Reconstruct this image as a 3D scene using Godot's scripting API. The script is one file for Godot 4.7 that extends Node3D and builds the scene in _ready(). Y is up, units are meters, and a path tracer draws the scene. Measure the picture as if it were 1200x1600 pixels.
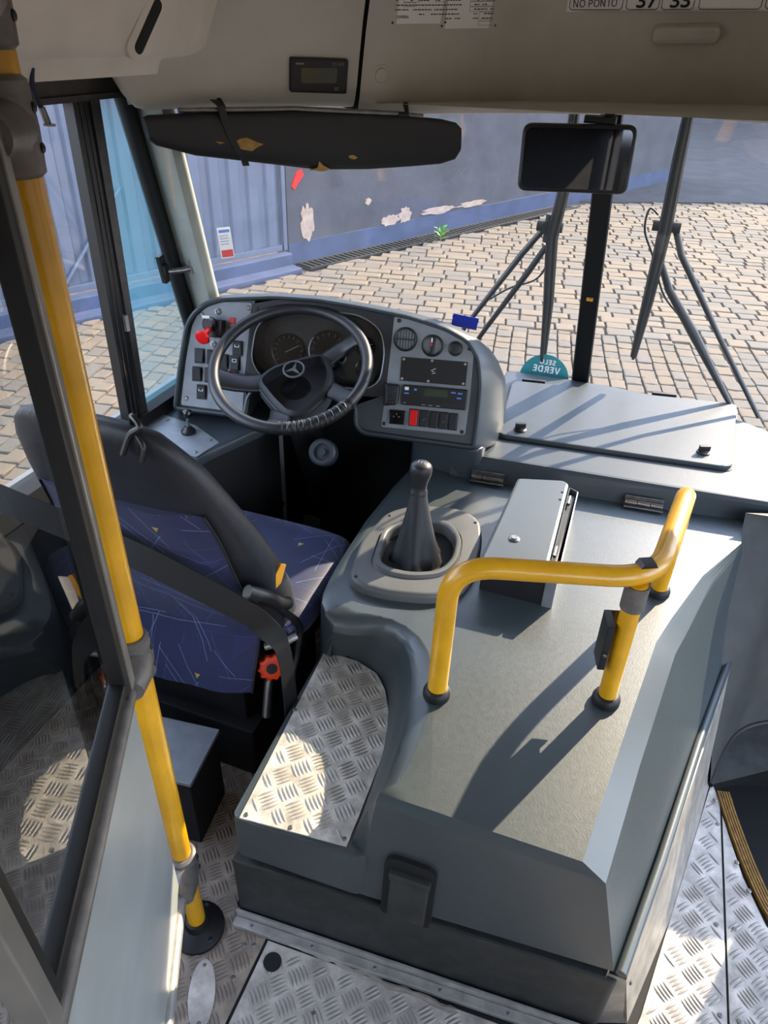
extends Node3D

# ---------------------------------------------------------------- mesh helpers
class Geo:
	var v := PackedVector3Array()
	var x := Transform3D.IDENTITY
	func tri(a: Vector3, b: Vector3, c: Vector3) -> void:
		v.append(x * a); v.append(x * c); v.append(x * b)
	func quad(a: Vector3, b: Vector3, c: Vector3, d: Vector3) -> void:
		tri(a, b, c); tri(a, c, d)
	static func ccw(p: PackedVector2Array) -> PackedVector2Array:
		var s := 0.0
		for i in p.size():
			var q := p[(i + 1) % p.size()]
			s += p[i].x * q.y - q.x * p[i].y
		var r := p.duplicate()
		if s < 0: r.reverse()
		return r
	static func inset(p: PackedVector2Array, d: float) -> PackedVector2Array:
		var r := PackedVector2Array()
		var n := p.size()
		for i in n:
			var e1 := (p[i] - p[(i + n - 1) % n]).normalized()
			var e2 := (p[(i + 1) % n] - p[i]).normalized()
			var n1 := Vector2(-e1.y, e1.x)
			var n2 := Vector2(-e2.y, e2.x)
			var m := (n1 + n2)
			m = m / maxf(0.35, m.dot(n1)) if m.length() > 0.01 else n1
			r.append(p[i] + m * d)
		return r
	func cap(p: PackedVector2Array, z: float, front: bool) -> void:
		var t := Geometry2D.triangulate_polygon(p)
		for k in range(0, t.size(), 3):
			var a := p[t[k]]; var b := p[t[k + 1]]; var c := p[t[k + 2]]
			if (b - a).cross(c - a) < 0:
				var w := b; b = c; c = w
			if front: tri(Vector3(a.x, a.y, z), Vector3(b.x, b.y, z), Vector3(c.x, c.y, z))
			else: tri(Vector3(a.x, a.y, z), Vector3(c.x, c.y, z), Vector3(b.x, b.y, z))
	# polygon in xy, from z0 to z1 (z1 > z0), edges of the z1 face (and of the z0 face) bevelled
	func prism(poly: PackedVector2Array, z0: float, z1: float, bev := 0.0, both := false) -> void:
		var p := ccw(poly)
		var rings := []
		if bev > 0 and both:
			rings.append([inset(p, bev), z0]); rings.append([inset(p, bev * 0.3), z0 + bev * 0.3]); rings.append([p, z0 + bev])
		else: rings.append([p, z0])
		if bev > 0:
			rings.append([p, z1 - bev]); rings.append([inset(p, bev * 0.3), z1 - bev * 0.3]); rings.append([inset(p, bev), z1])
		else: rings.append([p, z1])
		for k in rings.size() - 1:
			var A: PackedVector2Array = rings[k][0]; var B: PackedVector2Array = rings[k + 1][0]
			var za: float = rings[k][1]; var zb: float = rings[k + 1][1]
			for i in p.size():
				var j := (i + 1) % p.size()
				quad(Vector3(A[i].x, A[i].y, za), Vector3(A[j].x, A[j].y, za), Vector3(B[j].x, B[j].y, zb), Vector3(B[i].x, B[i].y, zb))
		cap(rings[0][0], z0, false)
		cap(rings[-1][0], z1, true)
	# the same with the polygon in (x, z) and the prism upright from y0 to y1
	func slab(poly: PackedVector2Array, y0: float, y1: float, bev := 0.0, both := false) -> void:
		var keep := x
		x = x * Transform3D(Basis(Vector3(1, 0, 0), Vector3(0, 0, -1), Vector3(0, 1, 0)), Vector3.ZERO)
		var p := PackedVector2Array()
		for q in poly: p.append(Vector2(q.x, -q.y))
		prism(p, y0, y1, bev, both)
		x = keep
	func box(c: Vector3, s: Vector3, bev := 0.0) -> void:
		var keep := x
		x = x * Transform3D(Basis.IDENTITY, c)
		var h := s / 2
		prism(PackedVector2Array([Vector2(-h.x, -h.y), Vector2(h.x, -h.y), Vector2(h.x, h.y), Vector2(-h.x, h.y)]), -h.z, h.z, bev, true)
		x = keep
	func loft(rings: Array, closed := true, cap0 := true, cap1 := true) -> void:
		for k in rings.size() - 1:
			var A: PackedVector3Array = rings[k]; var B: PackedVector3Array = rings[k + 1]
			var n := A.size()
			for i in (n if closed else n - 1):
				var j := (i + 1) % n
				quad(A[i], A[j], B[j], B[i])
		if cap0: fan(rings[0], true)
		if cap1: fan(rings[-1], false)
	func fan(r: PackedVector3Array, flip: bool) -> void:
		var c := Vector3.ZERO
		for q in r: c += q
		c /= r.size()
		for i in r.size():
			var a := r[i]; var b := r[(i + 1) % r.size()]
			if flip: tri(c, b, a)
			else: tri(c, a, b)
	func tube(path: PackedVector3Array, r: Variant, seg := 14, caps := true, sx := 1.0) -> void:
		var rings := []
		var n := path.size()
		var t := (path[1] - path[0]).normalized()
		var u := t.cross(Vector3.UP if absf(t.y) < 0.9 else Vector3.RIGHT).normalized()
		for i in n:
			var d: Vector3
			if i == 0: d = path[1] - path[0]
			elif i == n - 1: d = path[n - 1] - path[n - 2]
			else: d = (path[i + 1] - path[i]).normalized() + (path[i] - path[i - 1]).normalized()
			d = d.normalized()
			u = (u - d * u.dot(d)).normalized()
			var w := d.cross(u)
			var rr: float = r[i] if r is Array or r is PackedFloat32Array else r
			var ring := PackedVector3Array()
			for k in seg:
				var a := TAU * k / seg
				ring.append(path[i] + (u * cos(a) * sx + w * sin(a)) * rr)
			rings.append(ring)
		loft(rings, true, caps, caps)
	# profile of (radius, height) turned round the y axis
	func lathe(prof: Array, seg := 20, caps := true) -> void:
		var rings := []
		for q in prof:
			var ring := PackedVector3Array()
			for k in seg:
				var a := -TAU * k / seg
				ring.append(Vector3(q[0] * cos(a), q[1], q[0] * sin(a)))
			rings.append(ring)
		loft(rings, true, caps, caps)
	func grid(nu: int, nv: int, f: Callable) -> void:
		for i in nu:
			for j in nv:
				var u0 := float(i) / nu; var u1 := float(i + 1) / nu
				var v0 := float(j) / nv; var v1 := float(j + 1) / nv
				quad(f.call(u0, v0), f.call(u1, v0), f.call(u1, v1), f.call(u0, v1))
	func mesh(crease := 38.0, shift := Vector3.ZERO) -> ArrayMesh:
		var n := v.size()
		var fn := PackedVector3Array(); fn.resize(n / 3)
		var at := {}
		for f in n / 3:
			fn[f] = (v[f * 3 + 2] - v[f * 3]).cross(v[f * 3 + 1] - v[f * 3])
		if crease > 0:
			for i in n:
				var key := Vector3i((v[i] * 20000.0).round())
				if at.has(key): at[key].append(i / 3)
				else: at[key] = [i / 3]
		var nn := PackedVector3Array(); nn.resize(n)
		var lim := cos(deg_to_rad(crease))
		for i in n:
			var own := fn[i / 3].normalized()
			var s := Vector3.ZERO
			if crease > 0:
				for f in at[Vector3i((v[i] * 20000.0).round())]:
					if fn[f].normalized().dot(own) > lim: s += fn[f]
			nn[i] = s.normalized() if s.length_squared() > 1e-20 else (own if own.length_squared() > 0.5 else Vector3.UP)
		var w := v.duplicate()
		if shift != Vector3.ZERO:
			for i in n: w[i] -= shift
		var arr := []
		arr.resize(Mesh.ARRAY_MAX)
		arr[Mesh.ARRAY_VERTEX] = w
		arr[Mesh.ARRAY_NORMAL] = nn
		var m := ArrayMesh.new()
		m.add_surface_from_arrays(Mesh.PRIMITIVE_TRIANGLES, arr)
		return m

static func V(a) -> Vector3: return Vector3(a[0], a[1], a[2])
static func P2(a: Array) -> PackedVector2Array:
	var r := PackedVector2Array()
	for q in a: r.append(Vector2(q[0], q[1]))
	return r
static func P3(a: Array) -> PackedVector3Array:
	var r := PackedVector3Array()
	for q in a: r.append(Vector3(q[0], q[1], q[2]))
	return r
# corners of a polygon rounded
static func rounded(p: PackedVector2Array, r: float, seg := 4) -> PackedVector2Array:
	var o := PackedVector2Array()
	var n := p.size()
	for i in n:
		var a := p[(i + n - 1) % n]; var b := p[i]; var c := p[(i + 1) % n]
		var rr := minf(r, minf(a.distance_to(b), b.distance_to(c)) * 0.49)
		var s := b + (a - b).normalized() * rr
		var e := b + (c - b).normalized() * rr
		for k in seg + 1:
			var t := float(k) / seg
			o.append(s.lerp(b, t).lerp(b.lerp(e, t), t))
	return o
static func rrect(cx: float, cy: float, w: float, h: float, r: float, seg := 4) -> PackedVector2Array:
	return rounded(PackedVector2Array([Vector2(cx - w / 2, cy - h / 2), Vector2(cx + w / 2, cy - h / 2), Vector2(cx + w / 2, cy + h / 2), Vector2(cx - w / 2, cy + h / 2)]), r, seg)
static func disc(cx: float, cy: float, r: float, seg := 24) -> PackedVector2Array:
	var o := PackedVector2Array()
	for k in seg: o.append(Vector2(cx + r * cos(TAU * k / seg), cy + r * sin(TAU * k / seg)))
	return o
# a path of points with its inner corners rounded
static func fillet(p: PackedVector3Array, r: float, seg := 8) -> PackedVector3Array:
	var o := PackedVector3Array([p[0]])
	for i in range(1, p.size() - 1):
		var rr := minf(r, minf(p[i].distance_to(p[i - 1]), p[i].distance_to(p[i + 1])) * 0.49)
		var s := p[i] + (p[i - 1] - p[i]).normalized() * rr
		var e := p[i] + (p[i + 1] - p[i]).normalized() * rr
		for k in seg + 1:
			var t := float(k) / seg
			o.append(s.lerp(p[i], t).lerp(p[i].lerp(e, t), t))
	o.append(p[p.size() - 1])
	return o
# smooth curve through points
static func spline(p: PackedVector3Array, seg := 6) -> PackedVector3Array:
	var o := PackedVector3Array()
	var n := p.size()
	for i in n - 1:
		for k in seg:
			o.append(p[i].cubic_interpolate(p[i + 1], p[maxi(i - 1, 0)], p[mini(i + 2, n - 1)], float(k) / seg))
	o.append(p[n - 1])
	return o
static func aim(y: Vector3, o: Vector3, hint := Vector3.RIGHT) -> Transform3D:   # y axis along a direction
	var a := y.normalized()
	var z := hint.cross(a)
	if z.length() < 0.01: z = Vector3.FORWARD.cross(a)
	z = z.normalized()
	return Transform3D(Basis(a.cross(z), a, z), o)
static func face(n: Vector3, o: Vector3, up := Vector3.UP) -> Transform3D:       # z axis along a direction, y as near to up as it goes
	var z := n.normalized()
	var x := up.cross(z).normalized()
	return Transform3D(Basis(x, z.cross(x), z), o)

# ---------------------------------------------------------------- scene helpers
var names := {}
func numbered(called: String) -> String:
	var n: int = names.get(called, 0)
	names[called] = n + 1
	return called if n == 0 else "%s_%03d" % [called, n]
func thing(called: String, label: String, category: String, at := Vector3.ZERO, group := "") -> Node3D:
	var o := Node3D.new()
	o.name = numbered(called)
	o.position = at
	add_child(o)
	tag(o, label, category, group)
	return o
func tag(o: Node, label: String, category: String, group := "") -> void:
	o.set_meta("label", label)
	o.set_meta("category", category)
	if group: o.set_meta("group", group)
func base_of(p: Node) -> Vector3:
	var s := Vector3.ZERO
	while p != self and p is Node3D:
		s += p.position
		p = p.get_parent()
	return s
func obj(called: String, g: Geo, m: Material, parent: Node = null, crease := 38.0) -> MeshInstance3D:
	var o := MeshInstance3D.new()
	o.name = numbered(called) if parent == null or parent == self else called
	var p: Node = parent if parent else self
	o.mesh = g.mesh(crease, base_of(p))
	o.material_override = m
	p.add_child(o, true)
	return o
func put(called: String, m: Mesh, t: Transform3D, mt: Material, parent: Node) -> MeshInstance3D:
	var o := MeshInstance3D.new()
	o.name = called
	o.mesh = m
	o.transform = Transform3D(t.basis, t.origin - base_of(parent))
	o.material_override = mt
	parent.add_child(o, true)
	return o
func struct(called: String, g: Geo, m: Material, parent: Node = null, crease := 38.0) -> MeshInstance3D:
	var o := obj(called, g, m, parent, crease)
	if parent == null or parent == self: o.set_meta("kind", "structure")
	return o
func text(called: String, s: String, size: float, t: Transform3D, m: Material, parent: Node, bold := false) -> MeshInstance3D:
	var tm := TextMesh.new()
	var sf := SystemFont.new()
	sf.font_names = PackedStringArray(["Droid Sans"])
	if bold: sf.font_weight = 700
	tm.font = sf
	tm.text = s
	tm.font_size = 32
	tm.pixel_size = size / 32.0
	tm.depth = 0.0006
	return put(called, tm, t, m, parent)
func screw(parent: Node, t: Transform3D, r := 0.005, m: Material = null) -> void:
	# t: z axis out of the surface
	if not names.has("screw_mesh%f" % r):
		var g := Geo.new()
		g.x = Transform3D(Basis(Vector3.RIGHT, Vector3.BACK, Vector3.DOWN), Vector3.ZERO)
		g.lathe([[r, -0.001], [r, r * 0.25], [r * 0.7, r * 0.5], [r * 0.25, r * 0.5], [r * 0.2, r * 0.3]], 10)
		names["screw_mesh%f" % r] = g.mesh(30)
	put("screw", names["screw_mesh%f" % r], t, m if m else M.screw, parent)

# ---------------------------------------------------------------- materials
var M := {}
var T := {}
func noise(freq: float, lo: float, hi: float, oct := 4, size := 512, seed_ := 1, type := FastNoiseLite.TYPE_SIMPLEX_SMOOTH, gain := 0.5) -> NoiseTexture2D:
	var n := FastNoiseLite.new()
	n.seed = seed_
	n.noise_type = type
	n.frequency = freq
	n.fractal_octaves = oct
	n.fractal_gain = gain
	var t := NoiseTexture2D.new()
	t.width = size; t.height = size
	t.seamless = true
	t.noise = n
	var r := Gradient.new()
	r.set_color(0, Color(lo, lo, lo)); r.set_color(1, Color(hi, hi, hi))
	t.color_ramp = r
	return t
func line(im: Image, a: Vector2, b: Vector2, c: Color, w := 1) -> void:
	var n := int(a.distance_to(b)) + 1
	for k in n + 1:
		var p := a.lerp(b, float(k) / n)
		for dx in w:
			for dy in w:
				var px := posmod(int(p.x) + dx, im.get_width()); var py := posmod(int(p.y) + dy, im.get_height())
				im.set_pixel(px, py, im.get_pixel(px, py).lerp(Color(c.r, c.g, c.b), c.a))
func mat(called: String, c: Color, rough: float, metal := 0.0, o := {}) -> StandardMaterial3D:
	var m := StandardMaterial3D.new()
	m.resource_name = called
	m.albedo_color = c
	m.roughness = rough
	m.metallic = metal
	m.metallic_specular = o.get("spec", 0.5)
	var sc: float = o.get("scale", 2.0)
	if o.has("tex") or o.has("bump") or o.has("rtex"):
		m.uv1_triplanar = true
		m.uv1_scale = Vector3(sc, sc, sc)
	if o.has("tex"): m.albedo_texture = o.tex
	if o.has("rtex"): m.roughness_texture = o.rtex
	if o.has("bump"):
		m.heightmap_enabled = true
		m.heightmap_texture = o.bump
		m.heightmap_scale = o.get("depth", 0.05)
	if o.has("detail"):
		m.detail_enabled = true
		m.detail_albedo = o.detail
		m.detail_blend_mode = o.get("blend", BaseMaterial3D.BLEND_MODE_MIX)
		if o.has("mask"): m.detail_mask = o.mask
	if o.has("coat"):
		m.clearcoat_enabled = true
		m.clearcoat = o.coat
		m.clearcoat_roughness = o.get("coat_rough", 0.1)
	if o.has("alpha"):
		m.transparency = BaseMaterial3D.TRANSPARENCY_ALPHA
		m.albedo_color.a = o.alpha
	if o.has("rim"):
		m.rim_enabled = true
		m.rim = o.rim
	M[called] = m
	return m

func make_materials() -> void:
	var rng := RandomNumberGenerator.new()
	rng.seed = 7
	T.fine = noise(0.09, 0.82, 1.0, 3, 512, 3)
	T.blotch = noise(0.008, 0.72, 1.0, 5, 512, 5, FastNoiseLite.TYPE_SIMPLEX_SMOOTH, 0.6)
	T.soft = noise(0.006, 0.88, 1.0, 4, 512, 9)
	T.grain = noise(0.25, 0.0, 1.0, 2, 512, 11)
	T.dirt = noise(0.012, 0.62, 1.0, 6, 512, 21, FastNoiseLite.TYPE_SIMPLEX_SMOOTH, 0.65)
	T.rough = noise(0.07, 0.84, 1.0, 3, 512, 31)
	T.stone = noise(0.02, 0.62, 1.0, 6, 512, 41, FastNoiseLite.TYPE_SIMPLEX_SMOOTH, 0.65)
	# worn moulded plastic: mottled grey with fine pale scratches
	var im := Image.create(1024, 1024, false, Image.FORMAT_RGB8)
	var fb := FastNoiseLite.new(); fb.seed = 77; fb.frequency = 0.006; fb.fractal_octaves = 5
	for y in 1024:
		for x in 1024:
			var a := TAU * x / 1024.0
			var b := TAU * y / 1024.0
			var q := 0.84 + 0.05 * fb.get_noise_3d(cos(a) * 163, sin(a) * 163 + cos(b) * 163, sin(b) * 163)
			im.set_pixel(x, y, Color(q, q, q))
	for k in 900:
		var p := Vector2(rng.randf() * 1024, rng.randf() * 1024)
		var d := Vector2.from_angle(rng.randf() * TAU) * rng.randf_range(5, 34)
		line(im, p, p + d, Color(1, 1, 1, rng.randf_range(0.15, 0.7)))
	for k in 900:
		var p := Vector2(rng.randf() * 1024, rng.randf() * 1024)
		line(im, p, p + Vector2(rng.randf_range(-3, 3), rng.randf_range(-3, 3)), Color(1, 1, 1, rng.randf_range(0.1, 0.5)))
	T.worn = ImageTexture.create_from_image(im)
	# printed upholstery: blue with pale lines, a few pale and yellow patches
	im = Image.create(1024, 1024, false, Image.FORMAT_RGB8)
	im.fill(Color(0.085, 0.115, 0.26))
	for k in 26:
		var p := Vector2(rng.randf() * 1024, rng.randf() * 1024)
		var w := rng.randf_range(60, 190)
		var tone := rng.randf_range(-0.02, 0.03)
		for yy in int(w):
			var h := int(w * (1.0 - yy / w))
			for xx in h:
				im.set_pixel(posmod(int(p.x) + xx, 1024), posmod(int(p.y) + yy, 1024), Color(0.085 + tone, 0.115 + tone, 0.26 + tone * 2))
	for k in 4:
		var p := Vector2(rng.randf() * 1024, rng.randf() * 1024)
		for yy in 34:
			for xx in 34 - yy:
				im.set_pixel(posmod(int(p.x) + xx + yy / 3, 1024), posmod(int(p.y) + yy, 1024), Color(0.66, 0.56, 0.12))
	for k in 24:
		var p := Vector2(rng.randf() * 1024, rng.randf() * 1024)
		var d := Vector2.from_angle(rng.randf() * TAU) * rng.randf_range(150, 620)
		line(im, p, p + d, Color(0.58, 0.66, 0.80, 0.7), 2)
	T.cloth = ImageTexture.create_from_image(im)

	var worn := {"tex": T.worn, "scale": 1.6, "rtex": T.rough, "bump": T.grain, "depth": 0.012}
	mat("hood", Color(0.24, 0.285, 0.297), 0.44, 0.0, worn); M.hood.metallic_specular = 0.65
	mat("dash", Color(0.24, 0.275, 0.297), 0.48, 0.0, worn)
	mat("surround", Color(0.40, 0.405, 0.40), 0.55, 0.0, worn)
	mat("dash_dark", Color(0.12, 0.125, 0.14), 0.5, 0.0, {"tex": T.blotch, "scale": 4.0, "bump": T.grain, "depth": 0.01})
	mat("dash_light", Color(0.33, 0.34, 0.36), 0.4)
	mat("panel_grey", Color(0.52, 0.54, 0.56), 0.45, 0.25, {"tex": T.soft, "scale": 5.0})
	mat("plinth", Color(0.22, 0.23, 0.22), 0.62, 0.0, {"tex": T.dirt, "scale": 2.2, "bump": T.grain, "depth": 0.01})
	mat("header", Color(0.84, 0.815, 0.755), 0.42, 0.0, {"tex": T.soft, "scale": 1.2})
	mat("pillar", Color(0.60, 0.61, 0.57), 0.5, 0.0, {"tex": T.soft, "scale": 2.0})
	mat("duct", Color(0.92, 0.88, 0.82), 0.5, 0.0, {"tex": T.soft, "scale": 1.5})
	mat("alu", Color(0.80, 0.79, 0.77), 0.42, 0.55, {"tex": T.blotch, "scale": 3.0, "rtex": T.rough})
	mat("tread", Color(0.93, 0.90, 0.84), 0.46, 0.12, {"tex": T.dirt, "scale": 2.6, "rtex": T.rough})
	mat("floor_tread", Color(0.88, 0.845, 0.80), 0.45, 0.2, {"tex": T.dirt, "scale": 1.7, "rtex": T.rough})
	mat("floor_brown", Color(0.70, 0.635, 0.565), 0.55, 0.1, {"tex": T.dirt, "scale": 1.9, "rtex": T.rough})  # darker and browner than the other floor plates
	mat("side_sheet", Color(0.72, 0.69, 0.64), 0.5, 0.3, {"tex": T.dirt, "scale": 2.0, "rtex": T.rough})
	mat("steel", Color(0.62, 0.61, 0.60), 0.32, 0.9, {"tex": T.blotch, "scale": 8.0})
	mat("screw", Color(0.50, 0.49, 0.47), 0.4, 0.8)
	mat("yellow", Color(0.88, 0.64, 0.02), 0.36, 0.0, {"tex": T.soft, "scale": 3.0, "coat": 0.5, "coat_rough": 0.18})
	mat("clamp_grey", Color(0.47, 0.45, 0.43), 0.45, 0.3, {"tex": T.blotch, "scale": 6.0, "bump": T.grain, "depth": 0.01})
	mat("rubber", Color(0.055, 0.055, 0.06), 0.55, 0.0, {"tex": T.blotch, "scale": 6.0})
	mat("black", Color(0.075, 0.075, 0.08), 0.4)
	mat("black_gloss", Color(0.03, 0.03, 0.035), 0.16)
	mat("frame_black", Color(0.05, 0.05, 0.055), 0.42, 0.0, {"tex": T.blotch, "scale": 5.0})
	mat("frame_brown", Color(0.30, 0.28, 0.275), 0.5, 0.3, {"tex": T.blotch, "scale": 5.0})
	mat("frame_alu", Color(0.55, 0.53, 0.50), 0.42, 0.45, {"tex": T.soft, "scale": 3.0})
	mat("door_panel", Color(0.64, 0.655, 0.64), 0.36, 0.15, {"tex": T.soft, "scale": 1.6})
	mat("wheel", Color(0.12, 0.125, 0.14), 0.42, 0.0, {"bump": T.grain, "depth": 0.02, "scale": 8.0})
	mat("wheel_hub", Color(0.19, 0.195, 0.21), 0.55, 0.0, {"bump": T.grain, "depth": 0.06, "scale": 8.0})
	mat("boot", Color(0.10, 0.105, 0.13), 0.55, 0.0, {"tex": T.blotch, "scale": 4.0, "bump": T.blotch, "depth": 0.3})
	mat("seat_back", Color(0.125, 0.13, 0.16), 0.5, 0.0, {"tex": T.blotch, "scale": 3.0, "bump": T.soft, "depth": 1.2, "rim": 0.2})
	mat("seat_dark", Color(0.10, 0.105, 0.13), 0.5, 0.0, {"tex": T.blotch, "scale": 3.0})
	mat("cloth", Color(1, 1, 1), 0.55, 0.0, {"tex": T.cloth, "scale": 2.1, "rim": 0.25})
	mat("belt", Color(0.05, 0.048, 0.055), 0.62, 0.0, {"tex": T.fine, "scale": 12.0})
	mat("orange", Color(1.0, 0.27, 0.05), 0.35)
	mat("red", Color(0.85, 0.06, 0.06), 0.35)
	mat("visor", Color(0.10, 0.09, 0.082), 0.46, 0.0, {"tex": T.blotch, "scale": 3.0, "bump": T.soft, "depth": 0.6})
	mat("foam", Color(0.80, 0.62, 0.33), 0.9, 0.0, {"tex": T.dirt, "scale": 7.0, "bump": T.dirt, "depth": 0.3})
	mat("mirror", Color(0.30, 0.31, 0.34), 0.02, 1.0)
	mat("white", Color(0.84, 0.83, 0.80), 0.5, 0.0, {"tex": T.soft, "scale": 8.0})
	mat("paper", Color(0.97, 0.96, 0.93), 0.6)
	mat("ink", Color(0.06, 0.06, 0.06), 0.6)
	mat("lcd", Color(0.23, 0.27, 0.22), 0.15)
	mat("blue_plastic", Color(0.05, 0.16, 0.58), 0.3)
	mat("teal", Color(0.08, 0.50, 0.53), 0.4, 0.0, {"tex": T.soft, "scale": 6.0})
	mat("print_white", Color(0.85, 0.88, 0.88), 0.5)
	mat("print_blue", Color(0.35, 0.50, 0.85), 0.5)
	mat("tag_yellow", Color(0.80, 0.55, 0.10), 0.5)
	mat("nosing", Color(0.62, 0.45, 0.16), 0.6, 0.0, {"tex": T.dirt, "scale": 6.0})
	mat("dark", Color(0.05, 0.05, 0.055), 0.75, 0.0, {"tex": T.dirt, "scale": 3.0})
	mat("ceiling", Color(0.90, 0.885, 0.85), 0.6)
	mat("wall", Color(0.50, 0.49, 0.47), 0.6, 0.0, {"tex": T.soft, "scale": 2.0})
	mat("glass", Color(0.80, 0.84, 0.86), 0.0, 0.0, {"alpha": 0.035})
	mat("side_glass", Color(0.55, 0.72, 0.72), 0.0, 0.0, {"alpha": 0.05}); mat("dark_glass", Color(0.03, 0.05, 0.05), 0.0, 0.0, {"alpha": 0.15})
	mat("tint_glass", Color(0.20, 0.62, 0.68), 0.0, 0.0, {"alpha": 0.38})
	M.tint_glass.backlight_enabled = true
	M.tint_glass.backlight = Color(0.20, 0.36, 0.38)
	mat("partition_glass", Color(0.10, 0.13, 0.13), 0.0, 0.0, {"alpha": 0.12, "spec": 0.8})
	mat("dial_glass", Color(0.02, 0.02, 0.02), 0.02, 0.0, {"alpha": 0.10, "spec": 0.7})
	mat("cobble_a", Color(0.53, 0.46, 0.38), 0.9, 0.0, {"tex": T.stone, "scale": 3.1, "bump": T.stone, "depth": 1.2})
	mat("cobble_b", Color(0.495, 0.447, 0.385), 0.9, 0.0, {"tex": T.stone, "scale": 2.7, "bump": T.stone, "depth": 1.2})
	mat("cobble_c", Color(0.555, 0.48, 0.385), 0.9, 0.0, {"tex": T.stone, "scale": 3.7, "bump": T.stone, "depth": 1.2})
	mat("cobble_red", Color(0.57, 0.41, 0.335), 0.9, 0.0, {"tex": T.stone, "scale": 3.3, "bump": T.stone, "depth": 1.2})
	mat("joint", Color(0.38, 0.315, 0.245), 1.0, 0.0, {"tex": T.dirt, "scale": 0.7})
	mat("wall_blue", Color(0.265, 0.26, 0.275), 0.8, 0.0, {"tex": T.blotch, "scale": 0.35, "bump": T.stone, "depth": 1.0})
	mat("wall_far", Color(0.30, 0.295, 0.325), 0.85, 0.0, {"tex": T.blotch, "scale": 0.3})
	mat("shaded_ground", Color(0.24, 0.225, 0.225), 0.85, 0.0, {"tex": T.blotch, "scale": 0.4})  # darker than the cobbles, to carry the shade in its colour
	mat("stripe_blue", Color(0.22, 0.26, 0.36), 0.7, 0.0, {"tex": T.blotch, "scale": 0.6})
	mat("plaster", Color(0.66, 0.57, 0.50), 0.95, 0.0, {"tex": T.blotch, "scale": 1.2})
	mat("gate_blue", Color(0.33, 0.35, 0.405), 0.45, 0.1, {"tex": T.soft, "scale": 0.8})
	mat("iron", Color(0.20, 0.195, 0.19), 0.7, 0.5, {"tex": T.dirt, "scale": 2.0})
	mat("leaf", Color(0.30, 0.50, 0.16), 0.6)
	mat("bus_out", Color(0.80, 0.80, 0.80), 0.4)

# ---------------------------------------------------------------- the place
const CX := -0.115      # middle of the bus
func zc(x: float) -> float:                       # plan of the bowed front at y = 0.6
	return -2.62 + 0.62 * pow(minf(1.6, absf(x - CX) / 1.085), 2.6)
func screen_z(x: float, y: float) -> float:       # windscreen, leaning back
	return zc(x) + (y - 0.6) * 0.24
func inward(x: float) -> Vector3:                 # level normal of the bowed front, into the bus
	var s := (zc(x + 0.01) - zc(x - 0.01)) / 0.02
	return Vector3(-s, 0, 1).normalized()

func _ready() -> void:
	var cam := Camera3D.new()
	cam.name = "camera"
	cam.transform = Transform3D(Basis(Vector3(0.93928, 0.03309, -0.34155), Vector3(-0.21870, 0.82472, -0.52155), Vector3(0.26442, 0.56458, 0.78188)).orthonormalized(), Vector3(0, 1.7, 0))
	cam.fov = 71.61
	cam.near = 0.02
	cam.far = 300.0
	cam.current = true
	add_child(cam)
	var we := WorldEnvironment.new()
	we.name = "environment"
	var env := Environment.new()
	env.background_mode = Environment.BG_SKY
	var sky := Sky.new()
	var sm := ProceduralSkyMaterial.new()
	sm.sky_top_color = Color(0.62, 0.68, 0.79)
	sm.sky_horizon_color = Color(0.84, 0.87, 0.90)
	sm.ground_bottom_color = Color(0.35, 0.32, 0.28)
	sm.ground_horizon_color = Color(0.60, 0.60, 0.60)
	sm.sky_energy_multiplier = 2.4
	sm.ground_energy_multiplier = 1.0
	sky.sky_material = sm
	env.sky = sky
	env.tonemap_mode = Environment.TONE_MAPPER_LINEAR
	env.tonemap_exposure = 1.6
	env.sdfgi_enabled = true
	env.ssao_enabled = true
	env.ssil_enabled = true
	we.environment = env
	add_child(we)
	var sun := DirectionalLight3D.new()
	sun.name = "sun"
	var az := deg_to_rad(25.0)
	var el := deg_to_rad(29.5)
	sun.transform = face(Vector3(sin(az) * cos(el), sin(el), -cos(az) * cos(el)), Vector3.ZERO)
	sun.light_color = Color(1.0, 0.93, 0.82)
	sun.light_energy = 2.7
	sun.light_angular_distance = 0.53
	sun.shadow_enabled = true
	add_child(sun)

	make_materials()
	build_shell()
	build_floor()
	build_engine_cover()
	build_dashboard()
	build_header()
	build_windows()
	build_seat()
	build_wheel()
	build_handrail()
	build_gear()
	build_box()
	build_partition()
	build_visor_mirror()
	build_wipers()
	build_small()
	build_outside()

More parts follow.
